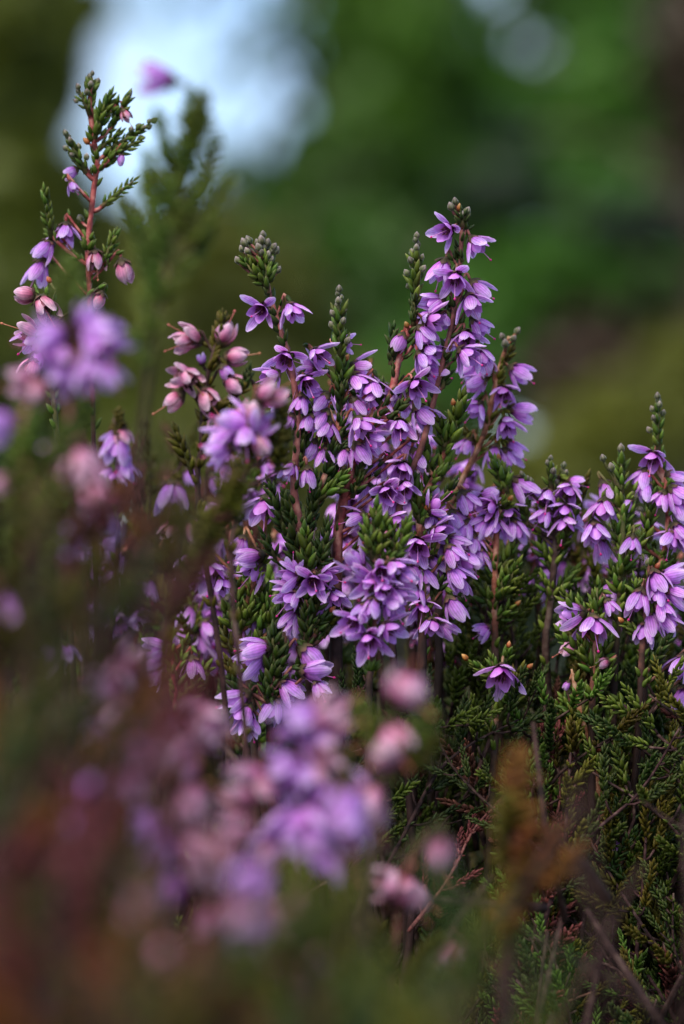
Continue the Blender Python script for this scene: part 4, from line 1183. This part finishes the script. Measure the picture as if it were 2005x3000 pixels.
for i in range(16):
    x = rdu.uniform(850, 1500)
    y = 2640 + 500 * rdu.random()
    front.append((rdu.choice(('leafolive', 'leafdark', 'leafdark')), P(x, y, rdu.uniform(-0.2, -0.12)), (rdu.uniform(-.3, .3), rdu.uniform(-.2, .2)), rdu.uniform(0.8, 1.1)))
mass('green_heather', 'dull green heather blurred along the bottom of the foreground', front, rdu)
midb = []
for i in range(34):                        # left, behind and through the focus
    x = rdu.uniform(200, 760)
    y = 1330 + 700 * rdu.random()
    midb.append((rdu.choice(('leafrust', 'leafolive', 'leafdark', 'leafrust')), P(x, y, rdu.uniform(0.045, 0.13)), (rdu.uniform(-.3, .3), rdu.uniform(-.3, .3)), rdu.uniform(0.9, 1.2)))
mass('mixed_undergrowth', 'brown and olive heather stems massed behind the left-hand flowers', midb, rdu)


def twig_mass():
    """tangle of bare twigs and litter that closes the bush from the ground up"""
    rd = random.Random(9)
    geos = []
    for i in range(1500):
        d = rd.uniform(-0.16, 0.45)
        x = rd.uniform(-250, 2250)
        p = P(x, 1500, d)
        hz = P(x, 2150 if d < 0.2 else 1900, max(d, -0.02)).z
        p = Vector((p.x, p.y, rd.uniform(0.0, min(hz, 0.19))))
        dr = Vector((rd.uniform(-1, 1), rd.uniform(-1, 1), rd.uniform(0.1, 1.4))).normalized()
        L = rd.uniform(0.012, 0.04)
        if (p + dr * L).z > hz + 0.01:
            continue
        mid = p + dr * L * 0.5 + Vector((rd.uniform(-1, 1), rd.uniform(-1, 1), 0)) * 0.002
        r0 = rd.uniform(0.0003, 0.0008)
        geos.append(tube([p, mid, p + dr * L], [r0, r0 * 0.8, r0 * 0.5], 5, 0.15, rd))
    o = thing('twig_tangle', 'tangle of bare brown twigs in the dark base of the bush', 'twigs', (0, 0, 0), None, to_mesh('twig_tangle', merge(geos), M['stemdark']))
    o['kind'] = 'stuff'


twig_mass()


def heather_field():
    """heather carrying on behind the bush, out of focus: leaves in one scattered mass"""
    rs = np.random.RandomState(21)
    n = 60000
    d = 0.52 + 2.2 * rs.rand(n) ** 1.6
    x = (rs.rand(n) - 0.5) * (0.5 + 0.8 * d)
    z = 0.155 * rs.rand(n) ** 0.5 + 0.02 * np.sin(x * 9) * np.cos(d * 7)
    blobs = []
    V = np.stack([x, d, np.maximum(0.004, z)], axis=1)
    nrm = rs.normal(size=(n, 3)) + np.array((0, -0.2, 0.8))
    nrm /= np.linalg.norm(nrm, axis=1)[:, None]
    a = np.cross(nrm, rs.normal(size=(n, 3)))
    a /= np.linalg.norm(a, axis=1)[:, None]
    b = np.cross(nrm, a)
    s = 0.007 * rs.uniform(0.6, 1.4, size=(n, 1)) * (1 + d[:, None] * 0.4)
    q = np.stack([V - a * s * 0.6, V + b * s * 0.25, V + a * s * 0.6, V - b * s * 0.25], axis=1).reshape(-1, 3)
    F = [(4 * i, 4 * i + 1, 4 * i + 2, 4 * i + 3) for i in range(n)]
    o = thing('heather_field', 'low olive heather carrying on behind the flowering bush', 'heather', (0, 0, 0), None,
              to_mesh('heather_field', (q, F, np.tile((0.2, 0.5, 0.8, 0.5), n), np.zeros(4 * n)), M['leafolive']))
    o['kind'] = 'stuff'


heather_field()

# ------------------------------------------------------------------ trees behind
tree('olive-leaved tree filling the blurred upper left edge', 'tree', -1.1, 6.2, 3.2, 0.09,
     [(-60, 100, 6.0, 190, 260, 1500), (20, 480, 6.0, 210, 240, 1500), (-40, 800, 5.8, 260, 240, 1600), (60, -150, 6.2, 120, 160, 500), (-250, 300, 6.4, 250, 500, 2200), (215, 950, 5.8, 130, 170, 1000), (180, 60, 6.2, 50, 120, 90), (200, 620, 6.4, 150, 190, 1500), (330, 780, 6.2, 180, 200, 1600), (110, 160, 6.1, 70, 180, 500), (200, 10, 6.4, 70, 60, 160), (140, 120, 6.2, 60, 220, 420)], 0.075, 'crown_olive')
tree('bright green broadleaf tree right of the sky gap', 'tree', -0.05, 7.4, 3.6, 0.10,
     [(900, 60, 7.2, 150, 240, 1700), (860, 330, 7.0, 130, 160, 1000), (760, 520, 7.0, 190, 150, 1100), (1010, 260, 7.4, 120, 190, 900), (930, -200, 7.5, 130, 160, 900), (1066, 470, 7.2, 130, 110, 1000), (650, 120, 7.3, 100, 180, 42), (560, 380, 7.2, 110, 60, 40), (755, 60, 7.2, 35, 200, 120), (700, 360, 7.2, 60, 80, 130), (400, 20, 7.3, 180, 50, 16), (540, 200, 7.3, 60, 90, 6)], 0.085, 'crown_bright')
tree('green broadleaf tree with pale gaps in its crown at upper right', 'tree', 1.0, 7.9, 3.8, 0.11,
     [(1200, 290, 7.8, 150, 100, 700), (1290, 250, 7.9, 60, 50, 40), (1400, 200, 7.8, 130, 200, 1100), (1330, 420, 7.6, 200, 120, 1200), (1450, -40, 8.0, 170, 160, 900), (1100, 190, 8.0, 110, 80, 500), (1280, -90, 8.2, 140, 90, 600), (1240, 130, 8.1, 80, 60, 22), (1150, 70, 8.1, 40, 60, 60), (1510, 340, 7.8, 130, 120, 900), (1400, 60, 8.0, 75, 110, 600), (1255, 30, 8.0, 70, 60, 130), (1090, 20, 8.0, 70, 40, 8)], 0.085, 'crown_bright')
tree('blue-green bush glimpsed between the two bright trees', 'bush', 0.2, 9.0, 1.6, 0.06,
     [(780, 420, 8.8, 120, 150, 700), (1000, 330, 9.0, 130, 140, 700), (1260, 250, 9.2, 110, 90, 500), (640, 480, 8.8, 110, 110, 500)], 0.09, 'crown_teal', name='bush')
tree('brown-barked tree cut by the right edge of the picture', 'tree', 1.02, 5.2, 3.4, 0.085,
     [(1620, 120, 5.2, 120, 320, 900), (1600, 520, 5.3, 110, 160, 500), (1700, -200, 5.2, 250, 200, 900)], 0.07, 'crown_brown')
tree('dull green bush low behind the middle of the heather', 'bush', -0.1, 4.6, 0.8, 0.035,
     [(520, 760, 4.6, 240, 260, 2200), (640, 1050, 4.4, 380, 220, 2500), (430, 560, 4.7, 150, 130, 800)], 0.05, 'crown_olive', name='bush')
tree('bright sunlit bush sloping up to the right behind the tall sprig', 'bush', 0.55, 4.8, 0.9, 0.035,
     [(1080, 720, 4.8, 170, 120, 1100), (1260, 620, 4.9, 160, 80, 900), (1420, 480, 5.0, 150, 80, 900), (1500, 640, 4.8, 140, 70, 600), (980, 900, 4.6, 200, 160, 1100)], 0.05, 'crown_mid', name='bush')
tree('plain green bush behind the middle bud spikes', 'bush', 0.1, 4.9, 0.8, 0.035,
     [(760, 780, 4.8, 230, 240, 2200), (860, 600, 5.0, 170, 120, 1200), (520, 560, 4.9, 140, 90, 700)], 0.05, 'crown_mid', name='bush')
tree('near-black leaf clumps standing in for shade behind the tall sprig tip', 'bush', 0.5, 4.5, 0.9, 0.035,
     [(1150, 440, 4.4, 120, 50, 500), (1470, 525, 4.4, 130, 38, 450), (1180, 300, 4.5, 50, 40, 90)], 0.05, 'crown_shade', name='bush')  # clumps added as dark spots, shade put into their leaf colour
tree('greyish olive bush at the right edge above the right-hand heather', 'bush', 0.6, 3.6, 0.5, 0.03,
     [(1440, 1000, 3.5, 190, 130, 1500), (1600, 900, 3.6, 150, 160, 900), (1250, 1150, 3.5, 220, 160, 1500)], 0.04, 'crown_olive', name='bush')
tree('brown bracken-like bush in the dark hollow at right', 'bush', 0.62, 5.6, 0.7, 0.035,
     [(1315, 700, 5.6, 120, 80, 700), (1300, 860, 5.6, 180, 130, 900), (1500, 780, 5.6, 150, 100, 700), (1500, 520, 5.9, 160, 70, 400)], 0.055, 'crown_brown', name='bush')
for i, (px, d_, h, rad) in enumerate([(-420, 12.5, 7, 1.0), (-900, 13.5, 8, 1.5), (930, 12.5, 6.5, 0.28), (1500, 12.0, 7, 0.32), (1780, 12.5, 8, 0.8), (2350, 13.5, 8, 1.6), (-1500, 14, 9, 1.9), (2950, 13, 8, 1.8)]):  # spruces take the shade-darkened foliage colour
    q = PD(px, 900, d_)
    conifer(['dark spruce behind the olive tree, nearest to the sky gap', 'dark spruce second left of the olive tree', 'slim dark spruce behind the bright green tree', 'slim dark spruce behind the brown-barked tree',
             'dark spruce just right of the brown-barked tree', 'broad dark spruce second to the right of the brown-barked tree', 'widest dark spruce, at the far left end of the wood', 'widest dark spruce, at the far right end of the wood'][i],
            q.x, q.y, h, rad, 'crown_shade', n=9000, group='dark spruces at the back')
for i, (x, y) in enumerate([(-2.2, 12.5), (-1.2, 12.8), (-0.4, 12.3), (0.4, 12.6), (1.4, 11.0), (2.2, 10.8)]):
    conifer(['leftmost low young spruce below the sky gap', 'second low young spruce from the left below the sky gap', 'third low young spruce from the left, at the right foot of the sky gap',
             'fourth low young spruce from the left, below the bright green tree', 'low young spruce behind the dark hollow, left of two', 'low young spruce behind the dark hollow, right of two'][i], x, y, 1.05 + 0.12 * (i % 3), 0.75, 'crown_shade', n=2800, group='young spruces below the sky gap')
